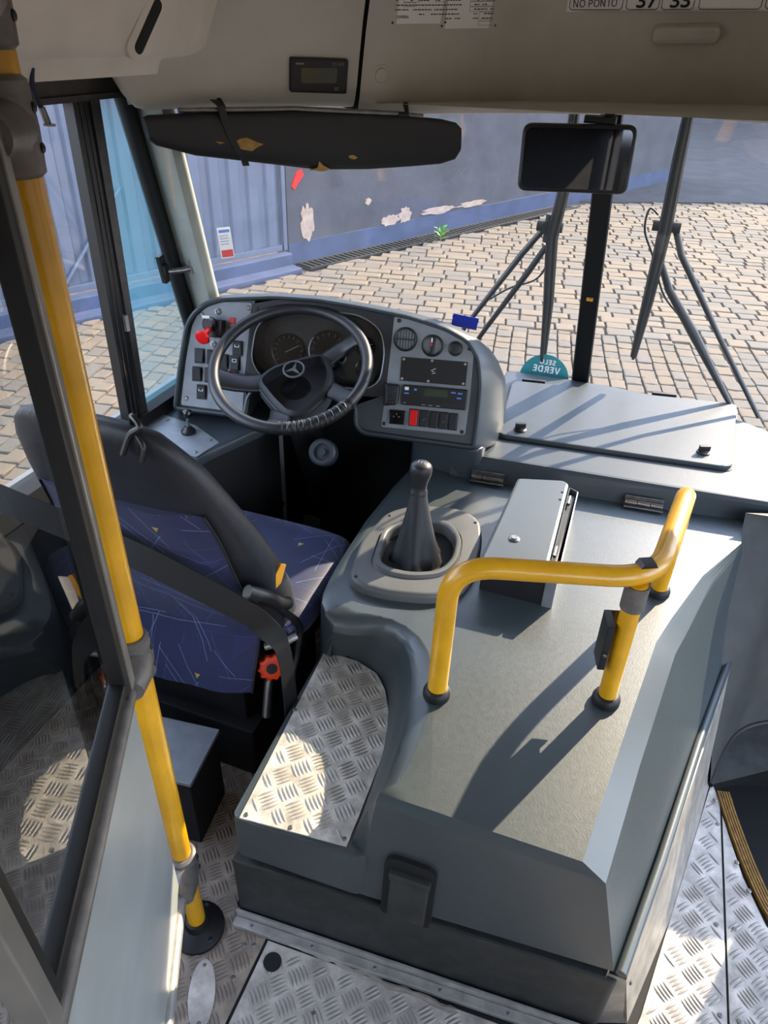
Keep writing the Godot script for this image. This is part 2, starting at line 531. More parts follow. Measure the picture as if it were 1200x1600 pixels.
# ---------------------------------------------------------------- bus body
func build_shell() -> void:
	var g := Geo.new()
	# left wall: below and above the windows, and posts between them
	var WL := -1.385
	g.box(Vector3(WL, 0.07, 1.25), Vector3(0.07, 1.24, 6.5))
	g.box(Vector3(WL, 1.84, 1.25), Vector3(0.07, 0.62, 6.5))
	for z in [-0.15, 1.25, 2.65, 4.2]: g.box(Vector3(WL, 1.11, z), Vector3(0.07, 0.9, 0.14))
	struct("wall_left", g, M.wall)
	g = Geo.new()
	g.box(Vector3(-1.342, 0.33, -0.62), Vector3(0.016, 0.62, 1.46), 0.004)
	struct("trim_10", g, M.dash_dark)
	g = Geo.new()
	var WR := 1.155
	g.box(Vector3(WR, 0.07, 1.90), Vector3(0.07, 1.24, 5.2))
	g.box(Vector3(WR, 1.84, 1.25), Vector3(0.07, 0.62, 6.5))
	for z in [-0.66, 1.25, 2.65, 4.2]: g.box(Vector3(WR, 1.11, z), Vector3(0.07, 0.9, 0.14))
	g.box(Vector3(WR, 0.6, -1.86), Vector3(0.07, 1.9, 0.28))
	struct("wall_right", g, M.wall)
	g = Geo.new()
	g.box(Vector3(CX, 0.8, 4.46), Vector3(2.6, 2.7, 0.07))
	struct("wall_rear", g, M.wall)
	# roof
	g = Geo.new()
	g.box(Vector3(CX, 2.15, 1.1), Vector3(2.62, 0.06, 6.8))
	struct("ceiling", g, M.ceiling)
	# bowed front below and above the windscreen
	g = Geo.new()
	for pass_ in [[-0.55, 0.50, 0.0], [1.52, 2.18, 0.0]]:
		for side in [0.0, 0.05]:
			g.grid(40, 1, func(u, v):
				var x := lerpf(-1.27 if pass_[0] > 0 else -1.36, 1.04 if pass_[0] > 0 else 1.13, u)
				var y := lerpf(pass_[0], pass_[1], v)
				return Vector3(x, y, (screen_z(x, y) if pass_[0] > 0 else zc(x)) - side))
	struct("wall_front", g, M.bus_out)
	g = Geo.new()
	g.box(Vector3(CX - 0.4, -0.05, -2.33), Vector3(1.7, 0.06, 0.62))
	g.box(Vector3(0.80, -0.34, -1.50), Vector3(0.72, 0.03, 1.3))          # bottom of the stairwell
	g.box(Vector3(0.46, -0.19, -1.50), Vector3(0.03, 0.30, 1.3))
	g.box(Vector3(0.80, -0.20, -0.86), Vector3(0.72, 0.28, 0.03))
	g.box(Vector3(0.80, -0.19, -2.12), Vector3(0.72, 0.30, 0.03))
	struct("trim_1", g, M.dark)

func tread_lugs(parent: Node, poly: PackedVector2Array, y: float, m: Material, turn := 45.0, cell := 0.044, off := Vector2.ZERO) -> void:
	# raised bars in groups of five, laid in a basket weave, on a sheet of metal
	if not names.has("lug"):
		var g := Geo.new()
		var st := [[-1.0, 0.0], [-0.7, 0.62], [-0.25, 1.0], [0.25, 1.0], [0.7, 0.62], [1.0, 0.0]]
		var rings := []
		for q in st:
			var w: float = 0.0031 * q[1] + 0.0002; var h: float = 0.0020 * sqrt(q[1]); var z: float = q[0] * 0.0185
			rings.append(P3([[-w, 0, z], [-w * 0.45, h, z], [w * 0.45, h, z], [w, 0, z]]))
		g.loft(rings, false, false, false)
		names["lug"] = g.mesh(60)
	var ts: Array[Transform3D] = []
	var bb := Rect2(poly[0], Vector2.ZERO)
	for q in poly: bb = bb.expand(q)
	var c := bb.get_center()
	var n := int(bb.size.length() / cell) + 2
	var a := deg_to_rad(turn)
	for i in range(-n, n):
		for j in range(-n, n):
			for k in 5:
				var s := (k - 2) * 0.0084
				var across := posmod(i + j, 2) == 0
				var l := Vector2(i * cell, j * cell) + (Vector2(s, 0) if across else Vector2(0, s))
				var p := l.rotated(a) + c + off
				var d := Vector2(0, 0.019).rotated(a) if across else Vector2(0.019, 0).rotated(a)
				if Geometry2D.is_point_in_polygon(p, poly) and Geometry2D.is_point_in_polygon(p + d, poly) and Geometry2D.is_point_in_polygon(p - d, poly):
					var b := Basis(Vector3.UP, -a + (0.0 if across else PI / 2))
					ts.append(Transform3D(b, Vector3(p.x, y, p.y) - base_of(parent)))
	var mm := MultiMesh.new()
	mm.transform_format = MultiMesh.TRANSFORM_3D
	mm.mesh = names["lug"]
	mm.instance_count = ts.size()
	for k in ts.size(): mm.set_instance_transform(k, ts[k])
	var o := MultiMeshInstance3D.new()
	o.name = "tread_bars"
	o.multimesh = mm
	o.material_override = m
	o.set_meta("kind", "stuff")
	parent.add_child(o, true)

func build_floor() -> void:
	var g := Geo.new()
	var well := [[0.50, -1.47], [0.53, -1.34], [0.57, -1.21], [0.615, -1.11], [0.70, -1.01], [0.85, -0.94], [1.12, -0.91]]
	g.slab(P2([[-1.35, -2.1], [0.49, -2.1]] + well + [[1.12, 4.4], [-1.35, 4.4]]), -0.08, -0.003)
	var fl := struct("floor", g, M.dark)
	var plates := [
		[[-0.462, -0.66], [-0.462, 2.5], [-1.33, 2.5], [-1.33, -1.75], [-0.62, -1.75], [-0.62, -1.2], [-0.56, -0.70]],
		[[-0.455, -0.655], [0.31, -0.69], [0.345, -0.80], [0.497, -1.46], [0.517, -1.40], [0.517, 2.5], [-0.455, 2.5]],
		[[0.522, -1.36], [0.565, -1.20], [0.61, -1.095], [0.695, -0.995], [0.85, -0.925], [1.115, -0.895], [1.115, 2.5], [0.522, 2.5]]]
	for k in plates.size():
		g = Geo.new()
		var p := P2(plates[k])
		g.slab(p, -0.003, 0.0, 0.0006)
		var fm: Material = M.floor_brown if k == 0 else M.floor_tread
		var o := obj("floor_plate", g, fm, fl)
		var q := PackedVector2Array()
		for e in Geo.inset(Geo.ccw(p), 0.004): q.append(Vector2(e.x, minf(e.y, 0.25)))
		tread_lugs(o, q, 0.0, fm, 45.0, 0.044, Vector2(0.013 * k, 0.02 * k))
	var flat := Basis(Vector3.RIGHT, Vector3.FORWARD, Vector3.UP)
	for s in [[0.500, -1.055], [0.540, -1.06], [0.503, -0.86], [0.541, -0.862], [0.51, -1.33], [-0.10, -0.60], [-0.30, -0.56], [-0.49, -0.56], [-0.52, -0.70], [-0.55, -0.82], [-0.58, -0.95], [0.42, -0.80], [-0.48, -0.635], [-0.50, -0.628]]:
		screw(fl, Transform3D(flat, Vector3(s[0], 0.0, s[1])), 0.0055)
	# round drain hole plug and the oval cover next to the pole
	g = Geo.new()
	g.x = Transform3D(Basis.IDENTITY, Vector3(-0.425, 0.0022, -0.618))
	g.lathe([[0.013, 0.0005], [0.017, 0.0012], [0.020, 0.0005], [0.020, -0.002]], 20)
	obj("drain_plug", g, M.dark, fl)
	g = Geo.new()
	g.x = Transform3D(Basis(Vector3.UP, 0.45), Vector3(-0.535, 0, -0.51))
	var ov := PackedVector2Array()
	for k in 28: ov.append(Vector2(0.028 * cos(TAU * k / 28.0), 0.068 * sin(TAU * k / 28.0)))
	g.slab(ov, 0.0, 0.004, 0.001)
	var oc := obj("inspection_cover", g, M.floor_tread, fl)
	for e in [-0.055, 0.055]: screw(oc, Transform3D(flat, Vector3(-0.535 + e * 0.43, 0.004, -0.51 + e * 0.9)), 0.004)
	# strip of sealing compound round the plate edge
	g = Geo.new()
	var bead := PackedVector3Array()
	var rng := RandomNumberGenerator.new(); rng.seed = 4
	for k in 30: bead.append(Vector3(lerpf(-0.50, -0.02, k / 29.0) , 0.002, -0.668 + rng.randf_range(-0.004, 0.004)))
	var rad := []
	for k in 30: rad.append(rng.randf_range(0.003, 0.008))
	g.tube(bead, rad, 8)
	obj("sealant_bead", g, M.side_sheet, fl)
	# ribbed nosing along the edge of the stairwell
	g = Geo.new()
	var path := spline(P3([[0.508, 0, -1.43], [0.53, 0, -1.34], [0.57, 0, -1.21], [0.615, 0, -1.11], [0.70, 0, -1.01], [0.85, 0, -0.94], [1.11, 0, -0.91]]), 5)
	for r in 5:
		var rings := []
		for k in path.size():
			var d := (path[mini(k + 1, path.size() - 1)] - path[maxi(k - 1, 0)]).normalized()
			var nrm := d.cross(Vector3.UP)
			var c := path[k] - nrm * (0.004 + r * 0.0068)
			rings.append(PackedVector3Array([c + nrm * 0.0031 + Vector3(0, -0.004, 0), c + nrm * 0.0022 + Vector3(0, 0.008, 0), c - nrm * 0.0022 + Vector3(0, 0.008, 0), c - nrm * 0.0031 + Vector3(0, -0.004, 0)]))
		g.loft(rings, true, true, true)
	var no := obj("stair_nosing", g, M.nosing, fl)
	for k in [2, 9, 12, 17]:
		screw(no, Transform3D(flat, path[k] + Vector3(-0.012, 0.008, 0.005)), 0.006)

func build_engine_cover() -> void:
	var t := thing("engine_cover", "large dark grey moulded engine cover between driver and door", "engine cover", Vector3(-0.1, 0, -1.2))
	# perimeter: top xz, chamfer outset (x, z), foot xyz
	var per := [
		[-0.236, -0.742, -0.240, -0.728, -0.262, 0.245, -0.706],
		[-0.14, -0.741, -0.14, -0.727, -0.15, 0.245, -0.712],
		[-0.05, -0.740, -0.05, -0.726, -0.05, 0.245, -0.720],
		[0.127, -0.742, 0.172, -0.738, 0.242, 0.245, -0.742],
		[0.166, -0.993, 0.212, -1.000, 0.306, 0.25, -1.01],
		[0.222, -1.335, 0.272, -1.348, 0.385, 0.25, -1.354],
		[0.253, -1.433, 0.302, -1.452, 0.412, 0.25, -1.46],
		[0.326, -1.637, 0.364, -1.655, 0.46, 0.25, -1.66],
		[0.429, -1.832, 0.440, -1.842, 0.505, 0.25, -1.86],
		[0.440, -1.97, 0.452, -1.97, 0.51, 0.25, -1.97],
		[0.0, -1.97, 0.0, -1.975, 0.0, 0.25, -1.98],
		[-0.530, -1.93, -0.545, -1.93, -0.575, 0.02, -1.93],
		[-0.548, -1.75, -0.565, -1.75, -0.60, 0.02, -1.75],
		[-0.555, -1.55, -0.578, -1.55, -0.61, 0.02, -1.55],
		[-0.552, -1.38, -0.576, -1.378, -0.61, 0.02, -1.38],
		[-0.545, -1.27, -0.570, -1.265, -0.60, 0.02, -1.24],
		[-0.522, -1.205, -0.553, -1.183, -0.570, 0.02, -1.20],
		[-0.480, -1.175, -0.500, -1.133, -0.520, 0.37, -1.175],
		[-0.420, -1.178, -0.432, -1.145, -0.451, 0.37, -1.182],
		[-0.365, -1.182, -0.386, -1.160, -0.392, 0.37, -1.159],
		[-0.290, -1.150, -0.325, -1.135, -0.356, 0.37, -1.120],
		[-0.232, -1.070, -0.280, -1.050, -0.329, 0.37, -1.053],
		[-0.205, -0.960, -0.258, -0.950, -0.304, 0.37, -0.955],
		[-0.203, -0.850, -0.247, -0.845, -0.294, 0.37, -0.84],
		[-0.210, -0.775, -0.246, -0.762, -0.288, 0.37, -0.728]]
	# make it finer with a smooth curve round the corner notch
	var fine := []
	for k in per.size():
		fine.append(per[k])
		if k >= 14 and k < per.size() - 1:
			var a: Array = per[maxi(k - 1, 0)]; var b: Array = per[k]; var c: Array = per[k + 1]; var d: Array = per[mini(k + 2, per.size() - 1)]
			var o := []
			for i in 7: o.append(cubic_interpolate(b[i], c[i], a[i], d[i], 0.5))
			fine.append(o)
	var r := []
	for k in 10: r.append(PackedVector3Array())
	var top := PackedVector2Array()
	for q in fine:
		var soft: bool = q[0] < -0.19
		var tp := Vector3(q[0], 0.55, q[1])
		var ch := Vector3(q[2], 0.518 if q[0] > 0.1 else (0.505 if q[5] > 0.3 else 0.53), q[3])
		var ft := Vector3(q[4], q[5], q[6])
		r[0].append(Vector3(ft.x, ft.y - 0.004, ft.z) - (ft - tp) * Vector3(1, 0, 1) * 0.2)
		r[1].append(ft)
		# rounded shoulder on the driver's side, a flat chamfer elsewhere
		var ctl := Vector3(ch.x, tp.y, ch.z).lerp(ch, 0.25)
		var low := ch.lerp(ft, 0.55) + Vector3(0, 0.02, 0)
		for k in 7:
			var f := k / 6.0
			if soft:
				if k < 3: r[2 + k].append(low.lerp(ch, k / 3.0))
				else:
					var e := (k - 3) / 3.4
					r[2 + k].append(ch.lerp(ctl, e).lerp(ctl.lerp(tp, e), e))
			else:
				if k < 3: r[2 + k].append(ft.lerp(ch, (k + 1) / 4.0))
				else: r[2 + k].append(ch.lerp(tp, (k - 3) / 4.0))
		r[9].append(tp)
		top.append(Vector2(tp.x, -tp.z))
	var g := Geo.new()
	g.loft(r, true, false, false)
	g.x = Transform3D(Basis(Vector3(1, 0, 0), Vector3(0, 0, -1), Vector3(0, 1, 0)), Vector3.ZERO)
	g.cap(top, 0.55, true)
	obj("hood", g, M.hood, t, 28)
	# step block on the driver's side, its tread plate
	g = Geo.new()
	g.slab(rounded(P2([[-0.534, -0.692], [-0.255, -0.702], [-0.235, -0.74], [-0.24, -1.0], [-0.30, -1.19], [-0.552, -1.203]]), 0.02), 0.245, 0.378, 0.006)
	g.slab(P2([[-0.53, -0.72], [-0.30, -0.72], [-0.30, -1.19], [-0.555, -1.22]]), 0.0, 0.26)
	obj("step", g, M.hood, t)
	g = Geo.new()
	var sp := P2([[-0.515, -0.694], [-0.292, -0.716], [-0.292, -0.78], [-0.298, -0.945], [-0.321, -1.047], [-0.356, -1.115], [-0.394, -1.157], [-0.451, -1.177], [-0.543, -1.180]])
	g.slab(sp, 0.378, 0.3815, 0.0008)
	var tp2 := obj("step_tread", g, M.tread, t)
	tread_lugs(tp2, Geo.inset(Geo.ccw(sp), 0.002), 0.3815, M.tread)
	var flat := Basis(Vector3.RIGHT, Vector3.FORWARD, Vector3.UP)
	for s in [[-0.505, -0.705], [-0.302, -0.728], [-0.41, -0.712], [-0.53, -0.98]]: screw(tp2, Transform3D(flat, Vector3(s[0], 0.3815, s[1])), 0.005)
	# plinth under it, with a dark gap between
	g = Geo.new()
	g.slab(rounded(P2([[-0.545, -0.684], [0.252, -0.734], [0.262, -0.76], [0.40, -1.30], [-0.2, -1.5], [-0.555, -1.20]]), 0.012), 0.012, 0.222, 0.006)
	obj("plinth", g, M.plinth, t)
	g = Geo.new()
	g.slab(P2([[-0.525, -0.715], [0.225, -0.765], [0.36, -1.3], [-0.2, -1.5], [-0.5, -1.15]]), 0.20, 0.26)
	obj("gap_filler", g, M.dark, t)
	# recessed latch in the rear face
	g = Geo.new()
	g.x = face(Vector3(0.02, 0.08, 1), Vector3(-0.158, 0.335, -0.705))
	g.prism(rounded(P2([[-0.052, -0.105], [0.050, -0.105], [0.050, 0.06], [0.035, 0.075], [-0.037, 0.075], [-0.052, 0.06]]), 0.01), -0.03, 0.0006)
	obj("latch_recess", g, M.dark, t)
	g = Geo.new()
	g.x = face(Vector3(0.02, 0.10, 1), Vector3(-0.157, 0.322, -0.702))
	g.prism(rrect(0, -0.018, 0.078, 0.125, 0.006), -0.01, 0.006, 0.004)
	g.prism(rrect(0, 0.048, 0.082, 0.02, 0.006), -0.01, 0.012, 0.004)
	obj("latch", g, M.plinth, t)
	# aluminium strip along the floor
	g = Geo.new()
	g.x = Transform3D(Basis(Vector3(0.9982, 0, -0.06), Vector3.UP, Vector3(0.06, 0, 0.9982)), Vector3(-0.145, 0, -0.70))
	g.box(Vector3(0, 0.007, 0.014), Vector3(0.80, 0.014, 0.022), 0.003)
	g.box(Vector3(0, 0.02, 0.0), Vector3(0.80, 0.03, 0.006), 0.001)
	var stp := obj("floor_strip", g, M.alu, t)
	for k in 6: screw(stp, Transform3D(flat, Vector3(-0.5 + k * 0.145, 0.014, -0.664 - k * 0.0087)), 0.004)
	# bare metal side below the hood, with its flange
	g = Geo.new()
	var hi := [[0.250, -0.742], [0.312, -1.0], [0.39, -1.354], [0.44, -1.56], [0.49, -1.76]]
	var lo := [[0.318, -0.775], [0.395, -1.02], [0.466, -1.33], [0.500, -1.49], [0.525, -1.62]]
	var A := PackedVector3Array(); var B := PackedVector3Array(); var A2 := PackedVector3Array(); var C := PackedVector3Array()
	for k in hi.size():
		A.append(Vector3(hi[k][0], 0.245, hi[k][1])); A2.append(Vector3(hi[k][0] + 0.018, 0.232, hi[k][1])); B.append(Vector3(lo[k][0] - 0.012, 0.02, lo[k][1])); C.append(Vector3(lo[k][0], 0.001, lo[k][1]))
	g.loft([C, B, A2], false)
	g.loft([PackedVector3Array([A2[0], B[0], C[0]]), PackedVector3Array([Vector3(0.235, 0.232, -0.742), Vector3(0.235, 0.02, -0.745), Vector3(0.235, 0.001, -0.745)])], false)
	var sh := obj("side_sheet", g, M.side_sheet, t)
	for s in [[0.285, 0.185, -0.765]]: screw(sh, Transform3D(face(Vector3(0.9, 0.2, 0.3), Vector3.ZERO).basis, V(s)), 0.006)
	g = Geo.new()
	var fl := PackedVector3Array()
	for q in A: fl.append(q + Vector3(0.006, 0.0, 0))
	g.tube(fl, 0.011, 10)
	obj("side_flange", g, M.hood, t)

# ---------------------------------------------------------------- dashboard
var D := Transform3D(Basis(Vector3(0.977, 0, -0.213), Vector3(-0.073, 0.94, -0.334), Vector3(0.2, 0.342, 0.918)).orthonormalized(), Vector3(-0.353, 0.66, -1.875))
func on_dash(s: float, t: float, n := 0.0) -> Transform3D:
	return Transform3D(D.basis, D * Vector3(s, t, n))
func dg() -> Geo:
	var g := Geo.new()
	g.x = D
	return g
func along(a: PackedVector2Array, c: Vector2, n: int) -> PackedVector2Array:     # n points of a polygon seen from c at even angles
	var o := PackedVector2Array()
	for k in n:
		var d := Vector2.from_angle(TAU * k / n)
		var best := c + d * 0.01
		for i in a.size():
			var h: Variant = Geometry2D.segment_intersects_segment(c, c + d * 3.0, a[i], a[(i + 1) % a.size()])
			if h != null and (h as Vector2).distance_to(c) > best.distance_to(c): best = h
		o.append(best)
	return o

func build_dashboard() -> void:
	var t := thing("dashboard", "grey moulded dashboard with instrument binnacle and flat right-hand ledge", "dashboard", Vector3(-0.3, 0.0, -2.1))
	# ---- ledge on the right
	var g := Geo.new()
	var back := PackedVector2Array()
	for k in 24:
		var x := lerpf(0.93, -0.40, k / 23.0)
		back.append(Vector2(x, zc(x) + 0.01))
	var poly := P2([[-0.40, -1.90], [-0.335, -1.898], [0.225, -1.945], [0.49, -1.966], [0.75, -1.985], [0.93, -1.985]])
	poly.append_array(back)
	g.slab(poly, 0.50, 0.62, 0.010)
	obj("ledge", g, M.dash, t)
	g = Geo.new()
	g.loft([P3([[-0.42, 0.545, -1.865], [-0.335, 0.545, -1.868], [0.225, 0.545, -1.925], [0.508, 0.54, -1.965]]), P3([[-0.42, 0.56, -1.868], [-0.335, 0.56, -1.870], [0.225, 0.56, -1.928], [0.508, 0.56, -1.966]]), P3([[-0.42, 0.61, -1.888], [-0.335, 0.61, -1.886], [0.225, 0.61, -1.935], [0.508, 0.61, -1.960]]), P3([[-0.42, 0.618, -1.900], [-0.335, 0.619, -1.898], [0.225, 0.619, -1.945], [0.508, 0.619, -1.970]])], false)
	obj("riser", g, M.dash, t)
	# block under the binnacle beside the gear lever
	g = Geo.new()
	g.slab(rounded(P2([[-0.56, -1.90], [-0.36, -1.862], [-0.33, -1.88], [-0.33, -2.2], [-0.62, -2.2]]), 0.02), 0.35, 0.655, 0.01)
	obj("centre_block", g, M.dash, t)
	# access lid with two turn knobs
	g = Geo.new()
	var lp := rounded(P2([[-0.355, -2.47], [0.428, -2.60], [0.392, -2.105], [-0.318, -2.03]]), 0.035, 6)
	g.slab(Geo.inset(Geo.ccw(lp), -0.006), 0.6195, 0.6225)
	var seal := obj("lid_seal", g, M.rubber, t)
	seal.set_meta("label", "black rubber seal round the lid")
	g = Geo.new()
	g.slab(lp, 0.622, 0.637, 0.006)
	var lid := obj("access_lid", g, M.dash, t)
	for k in [[-0.252, -2.085], [0.309, -2.165]]:
		g = Geo.new()
		g.x = Transform3D(Basis(Vector3.UP, 0.35), Vector3(k[0], 0.637, k[1]))
		g.lathe([[0.020, -0.001], [0.020, 0.004], [0.014, 0.007], [0.013, 0.012]], 18)
		g.box(Vector3(0, 0.016, 0), Vector3(0.034, 0.018, 0.013), 0.003)
		obj("turn_knob", g, M.black, lid)
	g = Geo.new()
	g.x = Transform3D(Basis(Vector3.UP, 0.165), Vector3(0.18, 0.632, -2.572))
	g.box(Vector3.ZERO, Vector3(0.085, 0.02, 0.014), 0.003)
	obj("lid_hinge", g, M.black, lid)
	g = Geo.new()
	g.x = Transform3D(Basis(Vector3.UP, 0.165), Vector3(-0.28, 0.632, -2.494))
	g.box(Vector3.ZERO, Vector3(0.085, 0.02, 0.014), 0.003)
	obj("lid_hinge", g, M.black, lid)
	# hinges of the engine cover along the riser foot
	for h in [[-0.30, 0.568, -1.862, 0.10], [0.16, 0.566, -1.905, 0.11]]:
		g = Geo.new()
		g.x = Transform3D(Basis(Vector3.UP, 0.09), V(h))
		var kn: float = h[3]
		for s in 3: g.tube(PackedVector3Array([Vector3(-kn / 2 + s * kn / 3 + 0.001, 0, 0), Vector3(-kn / 2 + (s + 1) * kn / 3 - 0.001, 0, 0)]), 0.008, 12)
		g.box(Vector3(0, 0.008, -0.006), Vector3(kn, 0.022, 0.003), 0.0005)
		g.box(Vector3(0, -0.008, 0.008), Vector3(kn, 0.003, 0.02), 0.0005)
		obj("hinge", g, M.steel, t)
	# front panel sweeping down to the stairwell on the right
	g = Geo.new()
	var rows := []
	var topc := [[0.43, -1.915], [0.50, -1.94], [0.58, -1.96], [0.70, -1.975], [0.82, -1.98], [0.97, -1.98]]
	var mid := [[0.43, -1.70], [0.545, -1.765], [0.62, -1.83], [0.73, -1.868], [0.85, -1.878], [0.98, -1.88]]
	var low := [[0.490, -1.44], [0.528, -1.575], [0.582, -1.675], [0.672, -1.742], [0.80, -1.778], [1.0, -1.80]]
	for k in 9:
		var f := k / 8.0
		var row := PackedVector3Array()
		for i in 6:
			var a := Vector2(low[i][0], low[i][1]); var b := Vector2(mid[i][0], mid[i][1]); var c := Vector2(topc[i][0], topc[i][1])
			var q := a.lerp(b, f).lerp(b.lerp(c, f), f)
			row.append(Vector3(q.x, lerpf(0.01, 0.60, f), q.y))
		rows.append(spline(row, 5))
	g.loft(rows, false)
	obj("entrance_panel", g, M.plinth, t, 60)
	g = Geo.new()
	var edge: PackedVector3Array = rows[0]
	g.tube(edge, 0.008, 10)
	obj("rubber_edging", g, M.rubber, t)
	# dark lining of the stairwell with screws along the edging
	g = Geo.new()
	var band := PackedVector2Array()
	for q in edge: band.append(Vector2(q.x - 0.004, q.z - 0.012))
	for k in edge.size(): band.append(Vector2(edge[edge.size() - 1 - k].x - 0.02, edge[edge.size() - 1 - k].z - 0.045))
	g.slab(band, -0.33, 0.006)
	var sw := obj("stairwell_lining", g, M.rubber, t)
	for k in [9, 12, 15]: screw(sw, Transform3D(face(Vector3(0.3, 0.2, 0.9), Vector3.ZERO).basis, edge[k] + Vector3(0.006, -0.03, 0.004)), 0.007)

	# ---- binnacle
	var outer := P2([[-0.945, 0.028], [-0.929, 0.158], [-0.909, 0.284], [-0.889, 0.323], [-0.85, 0.359], [-0.791, 0.38], [-0.634, 0.397], [-0.499, 0.398], [-0.364, 0.386], [-0.23, 0.370], [-0.116, 0.344], [-0.047, 0.313], [-0.008, 0.261], [0.006, 0.188], [0.008, 0.093], [0.006, -0.01], [-0.345, 0.005], [-0.372, 0.03], [-0.376, 0.09], [-0.41, 0.118], [-0.67, 0.118], [-0.70, 0.09], [-0.71, 0.02]])
	outer = rounded(outer, 0.02, 3)
	g = dg()
	var ring := func(n: float, ds: float, dt: float, ins: float) -> PackedVector3Array:
		var o := PackedVector3Array()
		for q in Geo.inset(Geo.ccw(outer), ins):
			var s := q.x + ds * clampf((q.x + 0.47) / 0.47, -0.3, 1.0)
			o.append(Vector3(s, q.y * dt, n))
		return o
	g.loft([ring.call(-0.30, 0.10, 0.62, 0.02), ring.call(-0.22, 0.085, 0.80, 0.0), ring.call(-0.10, 0.055, 0.95, -0.004), ring.call(-0.03, 0.02, 1.0, -0.006), ring.call(0.008, 0.0, 1.0, -0.001), ring.call(0.014, 0.0, 1.0, 0.006), ring.call(0.012, 0.0, 1.0, 0.012), ring.call(0.0, 0.0, 1.0, 0.0155)], true, true, false)
	obj("binnacle_hood", g, M.dash, t, 50)
	for pl in [[[-0.276, 0.366], [-0.23, 0.360], [-0.116, 0.334], [-0.052, 0.305], [-0.015, 0.258], [-0.003, 0.188], [-0.001, 0.093], [-0.003, 0.0], [-0.342, 0.014], [-0.362, 0.035], [-0.366, 0.095], [-0.30, 0.124]], [[-0.935, 0.036], [-0.918, 0.158], [-0.898, 0.282], [-0.879, 0.317], [-0.845, 0.350], [-0.788, 0.370], [-0.695, 0.378], [-0.712, 0.122], [-0.718, 0.03]]]:
		g = dg()
		g.prism(P2(pl), -0.02, -0.001)
		obj("face_plate", g, M.dash, t)
	g = dg()
	var rec := rounded(P2([[-0.703, 0.20], [-0.690, 0.30], [-0.640, 0.345], [-0.50, 0.362], [-0.375, 0.357], [-0.312, 0.322], [-0.294, 0.257], [-0.302, 0.170], [-0.340, 0.142], [-0.66, 0.142]]), 0.03, 5)
	var cc := Vector2(-0.50, 0.25)
	var mid_out := P2([[-0.715, 0.12], [-0.700, 0.366], [-0.62, 0.384], [-0.499, 0.386], [-0.364, 0.374], [-0.268, 0.360], [-0.288, 0.122]])
	var oa := along(mid_out, cc, 72)
	var ia := along(rec, cc, 72)
	var r0 := PackedVector3Array(); var r1 := PackedVector3Array(); var r2 := PackedVector3Array(); var r3 := PackedVector3Array()
	for k in 72:
		r0.append(Vector3(oa[k].x, oa[k].y, 0.0)); r1.append(Vector3(ia[k].x, ia[k].y, 0.0))
		var q := cc + (ia[k] - cc) * 0.93
		r2.append(Vector3(q.x, q.y, -0.055)); r3.append(Vector3(q.x, q.y, -0.056))
	g.loft([r0, r1], true, false, false)
	obj("cluster_bezel", g, M.dash_dark, t)
	g = dg()
	g.loft([r1, r2, r3], true, false, true)
	var cl := obj("instrument_cluster", g, M.black, t)
	# gauges
	for q in [[-0.60, 0.235, 0.052], [-0.475, 0.245, 0.062], [-0.36, 0.265, 0.030], [-0.36, 0.20, 0.028]]:
		g = dg()
		g.x = D * Transform3D(Basis(Vector3.RIGHT, Vector3.BACK, Vector3.DOWN), Vector3(q[0], q[1], -0.055))
		g.lathe([[q[2], 0.0], [q[2], 0.006], [q[2] * 0.93, 0.007], [q[2] * 0.92, 0.002], [0.001, 0.002]], 28)
		obj("gauge", g, M.black_gloss, cl)
		g = dg()
		for k in 13:
			var a := deg_to_rad(-40.0 + k * 260.0 / 12)
			var dv := Vector2(cos(a), sin(a))
			g.x = D * Transform3D(Basis(Vector3(0, 0, 1), a), Vector3(q[0] + dv.x * q[2] * 0.80, q[1] + dv.y * q[2] * 0.80, -0.0525))
			g.box(Vector3.ZERO, Vector3(q[2] * 0.16, 0.0014, 0.0006))
		obj("gauge_marks", g, M.dash_light, cl)
		g = dg()
		g.x = D * Transform3D(Basis(Vector3(0, 0, 1), 0.5), Vector3(q[0], q[1], -0.0515))
		g.box(Vector3(q[2] * 0.25, 0, 0), Vector3(q[2] * 0.9, 0.0022, 0.0006))
		obj("needle", g, M.panel_grey, cl)
	g = dg()
	g.prism(rrect(-0.475, 0.205, 0.045, 0.016, 0.002), -0.053, -0.052)
	obj("odometer", g, M.lcd, cl)
	g = dg()
	var lens := PackedVector2Array()
	for k in 72: lens.append(cc + (ia[k] - cc) * 0.995)
	g.cap(lens, -0.012, true)
	obj("cluster_glass", g, M.dial_glass, t)
	g = dg()
	var lr := PackedVector3Array()
	for k in 73: lr.append(Vector3(ia[k % 72].x, ia[k % 72].y, 0.0005))
	g.tube(lr, 0.0022, 6, false)
	obj("bezel_edge", g, M.panel_grey, t)
	# left switch panel
	g = dg()
	g.prism(rounded(P2([[-0.922, 0.045], [-0.906, 0.189], [-0.887, 0.290], [-0.868, 0.327], [-0.836, 0.352], [-0.79, 0.364], [-0.703, 0.369], [-0.720, 0.128], [-0.722, 0.036]]), 0.01), -0.01, 0.0015, 0.001)
	var lpn := obj("switch_panel", g, M.panel_grey, t)
	for s in [[-0.857, 0.322], [-0.714, 0.352], [-0.904, 0.067]]: screw(lpn, on_dash(s[0], s[1], 0.0015), 0.007)
	for s in [[-0.807, 0.335], [-0.818, 0.238]]:
		g = dg()
		g.x = D * Transform3D(Basis(Vector3.RIGHT, Vector3.BACK, Vector3.DOWN), Vector3(s[0], s[1], 0.001))
		g.lathe([[0.010, 0], [0.010, 0.003], [0.006, 0.004], [0.005, -0.004]], 16)
		obj("socket", g, M.steel, lpn)
